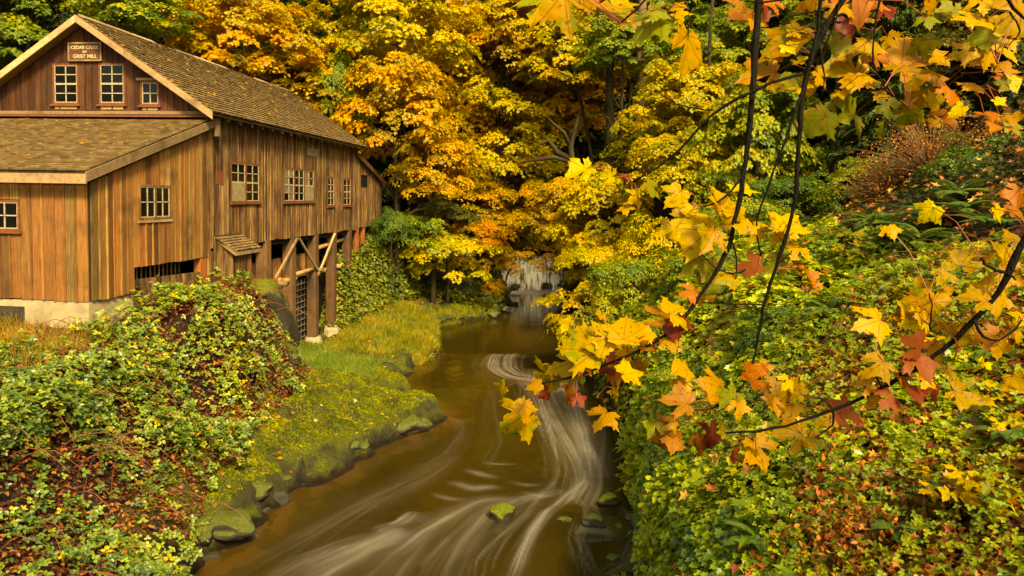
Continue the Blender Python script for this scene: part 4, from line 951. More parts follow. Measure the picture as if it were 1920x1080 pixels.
# bare trunks seen between the leaves
def bole(label, px, Y, r, h, mat, lean=0.0):
    p = atY(px, 300, Y); z = float(ground(p[0], p[1])[0]); o = empty('bare_trunk', (p[0], p[1], z)); tag(o, label, 'tree trunk')
    mb = MB(); mb.tube([(lean * k / 8 + .06 * math.sin(k * 1.7), .05 * math.cos(k * 2.1), -.4 + h * k / 8) for k in range(9)], [r * (1.15 - .5 * k / 8) for k in range(9)], 12); mb.build('trunk', M[mat], o, True)
    rr = random.Random(int(px))
    for k in range(7):
        zz = h * rr.uniform(.25, .9); a = rr.uniform(0, 6.28); L = rr.uniform(.5, 1.6); mb = MB(); mb.tube([(lean * zz / h, 0, zz), (lean * zz / h + math.cos(a) * L * .6, math.sin(a) * L * .6, zz - .05), (lean * zz / h + math.cos(a) * L, math.sin(a) * L, zz - .25)], [.06, .04, .015], 5); mb.build('stub', M[mat], o)
bole('pale grey conifer trunk lit between yellow maples right of centre', 1197, 52, .42, 19, 'bark_pale')
bole('dark trunk just left of the pale conifer trunk', 1141, 51, .36, 17, 'bark')
bole('thin dark trunk right of the pale conifer trunk', 1325, 43, .14, 14, 'bark')
bole('thin dark trunk left of the drooping green conifer', 1565, 36, .2, 12, 'bark')
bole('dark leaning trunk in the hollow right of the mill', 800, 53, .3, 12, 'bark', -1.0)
# old maple with dark curling limbs above the pool
p = atY(1072, 420, 50.5); p = atY(1135, 420, 50.5); z0 = float(ground(p[0], p[1])[0]); o = empty('old_maple', (p[0], p[1], z0)); tag(o, 'old leafless maple trunk with dark curling limbs over the pool', 'tree')
def ip(px, py, Y=50.5): q = atY(px, py, Y); return (q[0] - p[0], q[1] - p[1], q[2] - z0)
mb = MB(); mb.tube([(0, 0, -.4), ip(1105, 420), ip(1080, 350), ip(1070, 275), ip(1080, 235), ip(1088, 205)], [.36, .3, .26, .2, .13, .05], 9)
mb.tube([ip(1072, 300), ip(1045, 285), ip(1028, 262), ip(1010, 272), ip(1002, 285)], [.2, .2, .15, .11, .05], 8); mb.tube([ip(1074, 305), ip(1040, 295), ip(1000, 300), ip(970, 306)], [.17, .16, .12, .04], 8)
mb.tube([ip(1070, 275), ip(1058, 248), ip(1038, 232), ip(1022, 215)], [.15, .12, .1, .04], 8)
mb.build('trunk', M['bark'], o, True)

# ------------------------------------------------------------------ ground plants
def scatter(rg, n, x0, x1, y0, y1, cond=None):
    x = rg.uniform(x0, x1, n); y = rg.uniform(y0, y1, n)
    if cond is not None:
        m = cond(x, y); x, y = x[m], y[m]
    return x, y
def edges(y): return [np.interp(y, SEC[:, 0], SEC[:, k]) for k in range(1, 13)]
def cover(name, label, mat, tmpl, rg, x, y, size, lift, hcol, parent=None, steep=.5, cat=None, jit=.5, hang=0.0):
    """leaves over the terrain; lift = height of the leaf layer above the ground"""
    nrm = gnormal(x, y); z = ground(x, y); P = np.stack([x, y, z], 1) + nrm * lift[:, None]
    m = in_view(P); P, nrm = P[m], nrm[m]; size = np.broadcast_to(size, x.shape)[m]; hcol = hcol[m]; n = len(P)
    N2 = norm(nrm * .7 + np.array([0, -.12, .6]) + rg.normal(0, jit, (n, 3)))
    tip = nrm * .3 + rg.normal(0, .8, (n, 3)) + np.array([0, 0, -.4 - hang])
    cl = Cloud(); cl.add(tmpl, P, N2, size, np.clip(hcol, 0, 1), rg, tip=tip)
    o = link(name, cl.mesh(name), M[mat], parent); tag(o, label, cat, kind='stuff'); return o
rg = np.random.default_rng(42); rgq0 = np.random.default_rng(43)
# bramble mound on the left
def mound(x, y): return .18 + 1.05 * np.clip(fbm(x * .9, y * .8, 31, 3) + .22, 0, 1.1)
rgm = np.random.default_rng(1)
def on_mound(x, y):
    e = edges(y); return (x < e[1] + .55 + .5 * fbm(x, y, 33, 2)) & (x > -19) & (y < 29) & ~((x < -10.9 + .3 * np.sin(y * 3)) & (y > 17.2) & (rgm.random(len(x)) > .10)) & ~((y > 19.4) & (x < -12.0 + (y - 20) * .108))
def bmask(x, y): return sstep(-.25, .05, fbm(x * 1.3, y * 1.1, 35, 3))
def clump_h(x, y, s): return .5 + .5 * fbm(x * .55, y * .55, s, 3)
x, y = scatter(rg, 125000, -16, -5.5, 7.5, 29, on_mound); k = rg.random(len(x)) < (.10 + .9 * bmask(x, y)) * np.clip(18 / y, .5, 1.4) * .58; x, y = x[k], y[k]
mk_ = rg.random(len(x)) < .24 + .76 * sstep(.22, .58, mound(x, y)); x, y = x[mk_], y[mk_]; lf = mound(x, y) * (1.08 - .55 * rg.random(len(x)) ** 2) ; h = .26 + .42 * clump_h(x, y, 37) + rg.normal(0, .12, len(x)) + .35 * (rg.random(len(x)) < .06)
cover('bramble_leaves', 'green and yellow bramble leaves heaped over the left bank', 'bramble', T_TRI, rg, x, y, rg.uniform(.12, .22, len(x)), lf, h, cat='bramble')
x, y = scatter(rg, 60000, -16, -5.5, 7.5, 29, on_mound); lf = mound(x, y) * rg.uniform(.1, .9, len(x))
cover('dead_bramble_leaves', 'russet dead leaves under the brambles of the left bank', 'bramble_dead', T_OVAL, rg, x, y, rg.uniform(.06, .13, len(x)), lf, rg.uniform(0, 1, len(x)), cat='dead leaves')
# arching canes
mb = MB(); rr = random.Random(4)
for k in range(260):
    yy = rr.uniform(8.5, 28); xe_, xs_, _, xc_ = [float(v) for v in edges(yy)[:4]]; xx = rr.uniform(xc_ - 2.5, xs_ + .4)
    a = rr.uniform(-2.2, .9); L = rr.uniform(.7, 2.0); zz = float(ground(xx, yy)[0]); q = []
    for j in range(6):
        s = j / 5; q.append((xx + math.cos(a) * L * s, yy + math.sin(a) * L * s * .8, zz + .1 + L * (.95 * s - 1.05 * s * s) + rr.uniform(-.03, .03)))
    mb.tube(q, [.011, .010, .009, .008, .006, .004], 4)
mc = simple('red bramble cane', (.22, .06, .02), .6, .3, .4, 8)
tag(mb.build('bramble_canes', mc), 'red brown arching bramble canes on the left bank', 'bramble canes', kind='stuff')
# ground leaves on the shelf and banks
x, y = scatter(rg, 2600, -12, 0, 12, 62, lambda x, y: x < edges(y)[0] - .25)
cover('fallen_leaves', 'orange fallen maple leaves strewn over the mossy left bank', 'litter', T_LEAF5, rg, x, y, rg.uniform(.07, .15, len(x)), np.full(len(x), .03), rg.uniform(0, 1, len(x)), cat='fallen leaves', jit=.25)
# a few leaves fallen on the shingles
_n = 150; _b = rg.random(_n); _t = rg.random(_n); main_ = rg.random(_n) < .6
_L = np.where(main_[:, None], np.stack([.6 - 5.0 * _t, 5.6 + 17.5 * _b, 11.42 + 3.37 * _t], 1), np.stack([.2 - 9 * _b, -.3 + 6.3 * _t, 9.12 + .322 * 6.3 * _t], 1))
_c, _s = math.cos(-TH), math.sin(-TH); _W = np.stack([MILL[0] + _c * _L[:, 0] - _s * _L[:, 1], MILL[1] + _s * _L[:, 0] + _c * _L[:, 1], _L[:, 2]], 1)
cl = Cloud(); cl.add(T_LEAF5, _W, np.where(main_[:, None], np.array([.5, -.3, .8]), np.array([0, -.32, 1.0])) + rg.normal(0, .12, (_n, 3)), rg.uniform(.08, .17, _n), rg.uniform(.3, 1, _n), rg)
tag(link('roof_leaves', cl.mesh('roof_leaves'), M['gold']), 'yellow maple leaves scattered over the mill roof shingles', 'fallen leaves', kind='stuff')
# moss tufts
x, y = scatter(rg, 300000, -11, -2, 14, 33, lambda x, y: (zone(x, y) > .3) & (x < edges(y)[0] - .35)); nn_ = gnormal(x, y); k = (nn_[:, 2] > .66) & (fbm(x * 1.3, y * 1.3, 90, 3) + .5 * fbm(x * 5, y * 5, 92, 2) > -.5); x, y = x[k], y[k]; nn_ = nn_[k]
P = np.stack([x, y, ground(x, y)], 1); cl = Cloud(); n = len(x)
cl.add((np.array([(-.5, 0, 0), (.5, 0, 0), (0, .9, .25)]), [[0, 1, 2]]), P, nn_ + rg.normal(0, .6, (n, 3)), rg.uniform(.025, .055, n), np.clip(.5 + .5 * fbm(x * 2, y * 2, 91, 3) + rg.normal(0, .15, n), 0, 1), rg, tip=nn_ + rg.normal(0, .6, (n, 3)))
tag(link('moss', cl.mesh('moss'), M['moss_tuft']), 'bright green moss cushioning the left bank rocks', 'moss', kind='stuff')
# grass: green patch below the posts, tan mound beyond, straw by the foundation
def grass(name, label, mat, n, x0, x1, y0, y1, cond, hgt, wid, seed, lean=(0, 0)):
    rg = np.random.default_rng(seed); x, y = scatter(rg, n, x0, x1, y0, y1, cond); P = np.stack([x, y, ground(x, y)], 1); m = in_view(P); P = P[m]; x, y = x[m], y[m]; n = len(x)
    v, f = T_BLADE; v = v.copy(); v[:, 0] *= wid
    up = np.array([0, 0, 1.0]) + np.c_[fbm(x * 1.5, y * 1.5, seed, 2), fbm(x * 1.5, y * 1.5, seed + 5, 2), 0 * x] * .8 + rg.normal(0, .32, (n, 3)) + np.array([lean[0], lean[1], 0])
    cl = Cloud(); cl.add((v, f), P, rg.normal(0, 1, (n, 3)) + np.array([0, -.6, .3]), hgt * rg.uniform(.5, 1.2, n), np.clip(.5 + .45 * fbm(x * .9, y * .9, seed + 9, 3) + rg.normal(0, .15, n), 0, 1), rg, tip=up)
    tag(link(name, cl.mesh(name), M[mat]), label, 'grass', kind='stuff')
grass('green_grass', 'soft green grass patch below the mill posts', 'grass', 34000, -12.0, -5.2, 28.4, 36.0, lambda x, y: (x < edges(y)[0] - 1.1) & (y > 29.6 - (x + 8.5) * -.35 - .6) & (fbm(x * .6, y * .6, 44, 2) > -.45) & (rgq0.random(len(x)) < sstep(-.5, .3, fbm(x * .9, y * .9, 46, 3) + (y - 29) * .12)) & (y > 28.0 - (x + 8) * .25), .36, 1.2, 51, (.25, -.15))
grass('tan_grass', 'tan and yellow grass mound on the bank beyond the posts', 'straw', 60000, -11.5, -3.2, 35.2, 47.5, lambda x, y: (x < edges(y)[0] + .15) & (x > edges(y)[1] - .5) & (fbm(x * .8, y * .8, 47, 3) > -.35) & ((x > -9.3) | (y > 41)), .45, 1.6, 52, (.5, -.25))
grass('yellow_green_grass', 'yellow green grass fringe along the pool edge', 'moss_tuft', 14000, -9, -1, 36, 58, lambda x, y: (x < edges(y)[0] + .2) & (x > edges(y)[0] - 2.2), .5, 1.8, 53)
grass('straw_grass', 'dry straw and orange grass below the concrete foundation', 'straw_dry', 16000, -18, -10.6, 15.8, 20.3, lambda x, y: fbm(x * .7, y * .7, 45, 2) > -.3, .4, 1.0, 54, (.3, -.3))
# hanging vines over the rock face beside the mill
rg = np.random.default_rng(8); x, y = scatter(rg, 60000, -12.5, -6.6, 39.2, 51, lambda x, y: (x < edges(y)[1] + .7) & (x > edges(y)[3] - 2.2))
cover('ivy_curtain', 'vine leaves hanging over the rock face at the far mill corner', 'vine', T_ROUND, rg, x, y, rg.uniform(.10, .2, len(x)), rg.uniform(.02, .55, len(x)), .5 + .45 * fbm(x * .8, y * .8, 66, 3) + rg.normal(0, .15, len(x)), cat='vines', hang=.6)
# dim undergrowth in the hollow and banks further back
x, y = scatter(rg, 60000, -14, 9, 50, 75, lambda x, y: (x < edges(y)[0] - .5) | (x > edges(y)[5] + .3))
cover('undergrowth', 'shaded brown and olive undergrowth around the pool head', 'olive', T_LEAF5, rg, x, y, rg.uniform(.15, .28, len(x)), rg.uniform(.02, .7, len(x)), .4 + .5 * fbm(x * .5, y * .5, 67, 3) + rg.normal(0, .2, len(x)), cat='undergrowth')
# sparse veil of leaves over the waterfall
vm = crown_mesh('foliage', 2.2, 1.5, 34, 60, .17, 31, .9); vo = atY(992, 488, 61); o = empty('maple_branch', (vo[0] - 2.2, 61.5, float(ground(vo[0] - 2.2, 61.5)[0]))); tag(o, 'sparse golden branch veiling the white waterfall', 'branch')
c = link('foliage', vm, M['gold'], o); c.location = (vo[0] - o.location.x, -.5, vo[2] - o.location.z); c.scale = (1.25, .6, .85)
mb = MB(); mb.tube([(0, 0, -.3), (.3, 0, 1.5), (1.2, -.2, vo[2] - o.location.z + .4), (2.6, -.4, vo[2] - o.location.z + .1), (3.8, -.4, vo[2] - o.location.z - .5)], [.09, .08, .06, .04, .015], 6); mb.build('bough', M['bark'], o, True)
# ---- right slope
def rs(x, y): e = edges(y); return x > e[5] - .05
def rough(x, y): return .08 + .62 * np.clip(fbm(x * 1.2, y * 1.0, 71, 3) + .2, 0, 1)
def bare(x, y): return path_w(x, y) > .3
rgq = np.random.default_rng(99)
def tuft(x, y): return rgq.random(len(x)) < .30 + .70 * sstep(.12, .42, rough(x, y))
def high(x, y): return ground0(x, y) + .5 * fbm(x * .6, y * .6, 77, 2) > 7.45
# ivy curtain on the near steep face
rg = np.random.default_rng(9)
x, y = scatter(rg, 90000, 1.6, 5.4, 7.5, 24, lambda x, y: (x > edges(y)[5] - .1) & (x < edges(y)[8] - .4 - .5 * fbm(x, y, 3, 2)))
e = edges(y); steep = sstep(e[6] + .5, e[6] - .2, x); keep = rg.random(len(x)) < .16 + .8 * steep; x, y = x[keep], y[keep]
h = .5 + .45 * fbm(x * 1.2, y * 1.2, 72, 3) + rg.normal(0, .14, len(x))
cover('ivy', 'glossy green ivy hanging down the steep near right bank', 'ivy', T_IVY, rg, x, y, rg.uniform(.07, .15, len(x)), .1 + .5 * rg.random(len(x)) * (rough(x, y) + .2), h, cat='ivy', jit=.35, hang=.8)
# mixed leafy cover
parts_ = [(46000, 2.2, 9.5, 5.0, 14.5, .11), (80000, 3.5, 16, 14, 27, .155), (60000, 4.5, 24, 26, 48, .17)]
for k, (n, x0, x1, y0, y1, sz) in enumerate(parts_):
    x, y = scatter(rg, n, x0, x1, y0, y1, lambda x, y: rs(x, y) & ~bare(x, y) & tuft(x, y) & ~high(x, y)); q = fbm(x * .45, y * .45, 73, 3)
    if k == 0:
        keep = rg.random(len(x)) < np.clip(.25 + sstep(.2, -.25, q + (x - 4.5) * .10), 0, 1); x, y, q = x[keep], y[keep], q[keep]
    else:
        keep = rg.random(len(x)) < np.clip(1.15 - sstep(9, 16, x - (y - 20) * .12) * .7, .2, 1); x, y, q = x[keep], y[keep], q[keep]
    h = .60 + .36 * q + rg.normal(0, .16, len(x))
    cover('slope_cover', ['leafy green cover on the near right slope', 'bright green leafy cover on the middle right slope', 'green and yellow cover on the far right slope'][k], 'cover', T_IVY if k < 2 else T_LEAF5, rg, x, y, sz * rg.uniform(.6, 1.3, len(x)), rough(x, y) * (1.1 - .6 * rg.random(len(x)) ** 2), h, cat='ground cover', jit=.45)
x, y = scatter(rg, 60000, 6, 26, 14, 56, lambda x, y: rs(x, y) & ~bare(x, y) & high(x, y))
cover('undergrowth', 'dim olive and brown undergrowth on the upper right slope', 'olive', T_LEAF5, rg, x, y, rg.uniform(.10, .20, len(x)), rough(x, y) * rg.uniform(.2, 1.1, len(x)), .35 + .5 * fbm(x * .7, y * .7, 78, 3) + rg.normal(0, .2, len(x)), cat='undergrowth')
x, y = scatter(rg, 24000, 6, 24, 14, 44, lambda x, y: rs(x, y) & ~bare(x, y) & high(x, y) & (fbm(x * .5, y * .5, 79, 2) > -.1))
cover('russet_leaves', 'rusty dead foliage on the upper right slope', 'rust', T_OVAL, rg, x, y, rg.uniform(.08, .16, len(x)), rough(x, y) * rg.uniform(.2, 1.3, len(x)), rg.random(len(x)), cat='dead leaves')
# broad leaved thimbleberry like leaves standing above the cover
x, y = scatter(rg, 15000, 3, 18, 8, 34, lambda x, y: rs(x, y) & ~bare(x, y) & ~high(x, y) & (fbm(x * .9, y * .9, 81, 2) > .0))
cover('broad_leaves', 'broad pale green leaves standing above the right slope cover', 'lime', T_LEAF5, rg, x, y, rg.uniform(.14, .27, len(x)), rough(x, y) + rg.uniform(.1, .45, len(x)), .35 + .3 * fbm(x * .6, y * .6, 82, 2) + rg.normal(0, .15, len(x)), cat='ground cover', jit=.3)
mb = MB(); rr = random.Random(14)
for k in range(170):
    yy = rr.uniform(6, 22); xx = rr.uniform(float(np.interp(yy, SEC[:, 0], SEC[:, 6])) + .4, 11); zz = float(ground(xx, yy)[0]); a = rr.uniform(0, 6.28); L = rr.uniform(.4, 1.3); q = []
    for j in range(5):
        s_ = j / 4; q.append((xx + math.cos(a) * L * s_, yy + math.sin(a) * L * s_, zz + .15 + L * (.9 * s_ - .7 * s_ * s_)))
    mb.tube(q, [.009, .008, .007, .005, .003], 4)
tag(mb.build('dry_stems', mc), 'dry reddish stems arching over the right slope', 'stems', kind='stuff')
# russet twiggy patch and litter at the near right
x, y = scatter(rg, 34000, 2.8, 9, 4.5, 15, lambda x, y: rs(x, y) & (fbm(x * .5, y * .5, 74, 3) + (x - 5) * .14 > -.1))
cover('russet_leaves', 'russet and orange dead leaves on the near right slope', 'russet', T_LEAF5, rg, x, y, rg.uniform(.05, .12, len(x)), rg.uniform(.02, .4, len(x)), rg.uniform(0, 1, len(x)), cat='dead leaves', jit=.6)
x, y = scatter(rg, 16000, 2.4, 9, 4.5, 15, lambda x, y: rs(x, y) & (x > 3.6))
cover('small_leaves', 'small yellow green bramble leaves on the near right slope', 'lime', T_TRI, rg, x, y, rg.uniform(.07, .13, len(x)), rg.uniform(.2, .62, len(x)), .4 + .4 * fbm(x * .9, y * .9, 75, 3) + rg.normal(0, .15, len(x)), cat='bramble')
x, y = scatter(rg, 9000, 3.2, 22, 5, 42, rs)
k = rg.random(len(x)) < np.clip(9 / y, .2, 1); x, y = x[k], y[k]
cover('fallen_leaves', 'large orange and red fallen maple leaves on the right slope', 'litter', T_LEAF5, rg, x, y, rg.uniform(.12, .24, len(x)), .1 + rough(x, y) * rg.uniform(.4, 1.15, len(x)), rg.uniform(0, 1, len(x)), cat='fallen leaves', jit=.4)
# rust coloured twiggy shrub high on the slope
def twig_shrub(label, px, py, Y, r, n, mat, seed):
    rg = np.random.default_rng(seed); c = atY(px, py, Y); z = float(ground(c[0], c[1])[0]); o = empty('twiggy_shrub', (c[0], c[1], z)); tag(o, label, 'shrub'); mb = MB(); rr = random.Random(seed); tips = []
    for k in range(n):
        a = rr.uniform(0, 6.28); q = []; L = r * rr.uniform(.6, 1.2); el = rr.uniform(.35, 1.3)
        for j in range(5):
            s = j / 4; q.append((math.cos(a) * math.cos(el) * L * s + rr.uniform(-.03, .03), math.sin(a) * math.cos(el) * L * s, math.sin(el) * L * s - .25 * L * s * s)); tips.append(q[-1])
        mb.tube(q, [.02, .016, .012, .008, .004], 3)
    ob = mb.build('stems', M['bark_pale'], o); ob['kind'] = 'stuff'
    T = np.array(tips); N = n * 28; P = T[rg.integers(0, len(T), N)] + rg.normal(0, .16, (N, 3)); cl = Cloud(); cl.add(T_OVAL, P, rg.normal(0, 1, (N, 3)) + [0, 0, .6], rg.uniform(.04, .1, N), rg.random(N), rg); link('foliage', cl.mesh('foliage'), M[mat], o)['kind'] = 'stuff'
twig_shrub('rusty brown twiggy shrub on the upper right slope', 1745, 325, 24, 2.7, 260, 'rust', 1)
twig_shrub('rusty shrub lower left of the big rusty one on the slope', 1660, 400, 25, 1.8, 150, 'rust', 2)
twig_shrub('brown twiggy bush at the bottom right among ivy and dead leaves', 1640, 930, 8.2, .75, 110, 'rust', 3)
# sword ferns: every frond a part
def frond_mesh(seed, L=.9):
    rg = np.random.default_rng(seed); el = rg.uniform(.55, 1.05); m = 22; mb = MB()
    def pt(s): return (0, L * s * math.cos(el * (1 - .5 * s)), L * (math.sin(el) * s - .55 * s * s))
    mb.tube([pt(k / 6) for k in range(7)], [.006, .006, .005, .004, .004, .003, .002], 4)
    v, f = T_OVAL
    for j in range(m):
        s = (j + 1) / m; b0 = np.array(pt(s)); sz = .17 * math.sin(math.pi * min(1, s * .9 + .12)) * (L / .9) + .02
        for sd_ in (-1, 1):
            y = np.array([sd_, .35, -.2]); y /= np.linalg.norm(y); z = np.array([0, .25, 1.0]); z -= (z @ y) * y; z /= np.linalg.norm(z); x = np.cross(y, z); o = mb.n
            mb._push([tuple(b0 + sz * (q[0] * .45 * x + (q[1] - .04) * y + q[2] * .45 * z)) for q in v], [tuple(k + o for k in g) for g in f])
    me = bpy.data.meshes.new('frond'); me.from_pydata(mb.v, [], mb.f); me.update(); at = me.attributes.new('h', 'FLOAT', 'POINT'); at.data.foreach_set('value', np.clip(rg.normal(.5, .12, len(me.vertices)), 0, 1).astype(np.float32)); me.materials.append(M['fern']); return me
FM = [frond_mesh(s) for s in range(5)]
def fern(label, loc, s, tilt=0.0):
    o = empty('fern', loc, 0); o.rotation_euler = (tilt, 0, trng.uniform(0, 6.28)); o.scale = (s, s, s); tag(o, label, 'fern', 'sword ferns')
    n = 15
    for k in range(n):
        f = bpy.data.objects.new('frond', FM[trng.randrange(5)]); COL.objects.link(f); f.parent = o; f.rotation_euler = (trng.uniform(-.15, .15), 0, 6.283 * k / n + trng.uniform(-.2, .2)); q = trng.uniform(.75, 1.1); f.scale = (q, q, q)
FERNS = [(1690, 455, 'fern left of centre in the fern group under the rusty shrub'), (1740, 440, 'fern below the middle of the rusty shrub'), (1640, 440, 'fern at the left end of the slope fern group'), (1805, 425, 'dark fern right of the rusty shrub'), (1855, 455, 'fern near the thick black branch on the right edge'), (1600, 470, 'small fern beside the brown path'), (1560, 620, 'fern half hidden in the green slope cover'), (1860, 700, 'fern right of the big brown hanging leaf'), (1690, 1045, 'dark fern at the bottom right under the dead leaves'), (1800, 980, 'fern at the bottom right beside yellow seedlings'), (1720, 480, 'fern lowest of the slope fern group'), (1895, 880, 'fern at the right edge below the thick branch'), (1790, 390, 'fern against the rusty shrub base'), (1420, 1060, 'fern under ivy at the bottom edge')]
def hit(px, py):
    d = ray(px, py)
    for t in np.arange(4, 90, .1):
        q = CP + d * t
        if q[2] < float(ground0(q[0], q[1])): return q
    return CP + d * 40
for px, py, lab in FERNS:
    q = hit(px, py); fern(lab, (q[0], q[1], float(ground(q[0], q[1])[0]) + .3), trng.uniform(1.0, 1.4) * (1.0 if q[1] > 12 else .6))
for px, py, lab in ((350, 895, 'bright green fern on the left bank among brambles'), (190, 735, 'small dark fern in the brambles under the foundation'), (475, 740, 'fern below the mossy cliff edge')):
    q = hit(px, py); fern(lab, (q[0], q[1], float(ground(q[0], q[1])[0]) + .6), .75, .4)
# ------------------------------------------------------------------ rocks
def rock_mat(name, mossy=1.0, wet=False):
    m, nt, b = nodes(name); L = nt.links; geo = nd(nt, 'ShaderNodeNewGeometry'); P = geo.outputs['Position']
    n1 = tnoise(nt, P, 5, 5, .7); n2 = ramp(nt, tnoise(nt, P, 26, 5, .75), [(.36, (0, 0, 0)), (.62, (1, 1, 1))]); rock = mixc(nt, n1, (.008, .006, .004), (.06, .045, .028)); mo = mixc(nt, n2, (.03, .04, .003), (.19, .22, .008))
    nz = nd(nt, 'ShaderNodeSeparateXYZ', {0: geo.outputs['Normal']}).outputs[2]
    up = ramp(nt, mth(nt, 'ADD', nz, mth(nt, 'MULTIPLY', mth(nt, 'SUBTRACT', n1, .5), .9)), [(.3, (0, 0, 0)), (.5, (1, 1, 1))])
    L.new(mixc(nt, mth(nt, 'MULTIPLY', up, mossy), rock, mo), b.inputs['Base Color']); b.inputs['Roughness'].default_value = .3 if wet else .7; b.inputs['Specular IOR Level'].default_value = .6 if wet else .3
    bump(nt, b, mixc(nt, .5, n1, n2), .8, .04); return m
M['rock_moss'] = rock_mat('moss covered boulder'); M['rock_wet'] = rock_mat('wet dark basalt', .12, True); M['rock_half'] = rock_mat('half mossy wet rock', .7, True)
def rock_mesh(seed, flat=.6, ang=.5):
    bm = bmesh.new(); bmesh.ops.create_icosphere(bm, subdivisions=4, radius=1); rr = random.Random(seed); pl = [(Vector((rr.gauss(0, 1), rr.gauss(0, 1), rr.gauss(0, .7))).normalized(), rr.uniform(.62, .9)) for _ in range(11)]
    for v in bm.verts:
        p = v.co.copy()
        for n_, d in pl:
            s = p.dot(n_)
            if s > d: p -= n_ * (s - d) * .96
        p *= 1 + .18 * mnoise.noise(p * 1.8 + Vector((seed * 3, 0, 0))) + .05 * mnoise.noise(p * 6 + Vector((0, seed, 0)))
        p.z *= flat; v.co = p
    me = bpy.data.meshes.new('rock'); bm.to_mesh(me); bm.free(); me.polygons.foreach_set('use_smooth', np.ones(len(me.polygons), dtype=bool)); return me
RK = [rock_mesh(s, f) for s, f in ((1, .55), (2, .7), (3, .45), (4, .8), (5, .6))]
def rock(name, label, px, py, Z, w_, mat, shape, group=None, sy=.75, sz=1.0, rot=None, cat='rock', sink=.3, loc=None):
    q = loc if loc is not None else atZ(px, py, Z); me = RK[shape % 5]
    if len(me.materials) == 0: me.materials.append(M['rock_moss'])
    o = bpy.data.objects.new(name, me); COL.objects.link(o); o.material_slots[0].link = 'OBJECT'; o.material_slots[0].material = M[mat]
    s = w_ / 2; o.location = (q[0], q[1], Z if loc is None else q[2]); o.scale = (s, s * sy, s * sz); o.rotation_euler = (0, 0, rot if rot is not None else trng.uniform(-.4, .4)); tag(o, label, cat, group); return o
rock('mossy_boulder', 'round moss covered boulder alone in the white current', 942, 965, .10, .80, 'rock_moss', 1, sz=1.0, rot=.1)
rock('mossy_boulder', 'flat topped mossy boulder with orange leaves, right of the current', 1139, 940, .10, .74, 'rock_moss', 3, sy=.6, sz=.75, rot=.05)
rock('boulder', 'bare brown topped boulder just below the flat mossy one', 1113, 978, .10, .66, 'rock_half', 0, sz=1.1)
rock('flat_rock', 'small wet rock left of the brown topped boulder', 1060, 973, .02, .42, 'rock_half', 2, sz=.6)
rock('flat_rock', 'small mossy rock near the ivy, right of the flat boulder', 1185, 970, .03, .45, 'rock_half', 4, sz=.6)
rock('wet_rock', 'wet stone awash below the brown topped boulder', 1115, 1015, -.02, .5, 'rock_wet', 0, sz=.6)
rock('wet_rock', 'wet stone at the lower right edge of the creek', 1190, 1065, 0, .6, 'rock_wet', 3, sz=.6)
rock('wet_rock', 'pale rounded stone just awash, upper of the two standing waves', 768, 968, -.06, .7, 'rock_wet', 2, sz=.5)
rock('wet_rock', 'shining angular wet rock jutting from the mossy bank', 522, 938, .08, .62, 'rock_wet', 3, sz=1.1, sy=.9)
rock('wet_rock', 'flat shining wet slab in the shallows', 462, 1005, .0, .75, 'rock_wet', 2, sz=.6, rot=.5)
rock('wet_rock', 'wet slab half under water at the bottom of the left bank', 385, 1045, .0, .8, 'rock_wet', 0, sz=.5, rot=.4)
rock('wet_rock', 'wet dark slab beside the shining angular rock', 490, 955, .0, .7, 'rock_wet', 4, sz=.5, rot=.4)
rock('cliff_rock', 'big mossy rock outcrop at the right end of the bramble mound', 0, 0, 0, 3.6, 'rock_moss', 3, sy=1.1, sz=1.5, loc=(-10.15, 27.3, 3.1), rot=.3, cat='outcrop')
rock('cliff_rock', 'dark rock face below the mossy outcrop', 0, 0, 0, 2.6, 'rock_half', 1, sy=1.0, sz=1.2, loc=(-8.9, 26.0, 1.9), rot=.8, cat='outcrop')
rr = random.Random(21)
bank = [(360, 1010), (385, 985), (410, 985), (445, 955), (470, 930), (500, 905), (520, 895), (555, 880), (590, 868), (610, 850), (640, 850), (665, 835), (690, 825), (715, 815), (745, 800), (780, 795), (810, 790), (430, 925), (480, 880), (540, 850), (600, 820), (520, 830), (440, 870), (570, 790), (640, 790), (700, 785), (660, 750), (760, 770), (480, 800), (540, 760), (720, 740), (590, 745)]
for k, (px, py) in enumerate(bank[:17]):
    if k % 5 == 3: continue
    q = hit(px + rr.uniform(-12, 12), py + rr.uniform(-6, 4)); w_ = rr.uniform(.8, 1.8); rock('mossy_rock', 'moss capped rock packed in the left bank of the creek', 0, 0, 0, w_ * rr.uniform(.5, 1.3), 'rock_half', rr.randrange(5), 'moss capped rocks of the left bank', loc=(q[0], q[1], float(ground0(q[0], q[1])) + (.0 if k < 17 else .12)), sy=rr.uniform(.6, 1), sz=rr.uniform(.5, .8), rot=rr.uniform(-1.5, 1.5))
for k, (px, py) in enumerate([(770, 612), (790, 608), (812, 604), (835, 603), (858, 598), (880, 596), (902, 592), (925, 594), (948, 584), (965, 572), (800, 590), (845, 585), (895, 578), (930, 572), (700, 690), (725, 695), (690, 675), (760, 700), (875, 560), (820, 570)]):
    q = hit(px, py); rock('bank_rock', 'grey rock along the far left waterline of the pool', 0, 0, 0, rr.uniform(.6, 1.4), 'rock_half' if k % 3 else 'rock_wet', rr.randrange(5), 'grey rocks along the far waterline', loc=(q[0], q[1], float(ground0(q[0], q[1])) + .08), sy=rr.uniform(.6, 1), sz=rr.uniform(.6, 1))
rock('rock', 'dark rock standing in for a shadowed hollow on the green slope left of the yellow hanging leaves', 1650, 640, 0, 1.0, 'rock_wet', 1, loc=tuple(hit(1635, 645)), cat='rock')  # dark rock added in place of a shadowed hollow in the slope

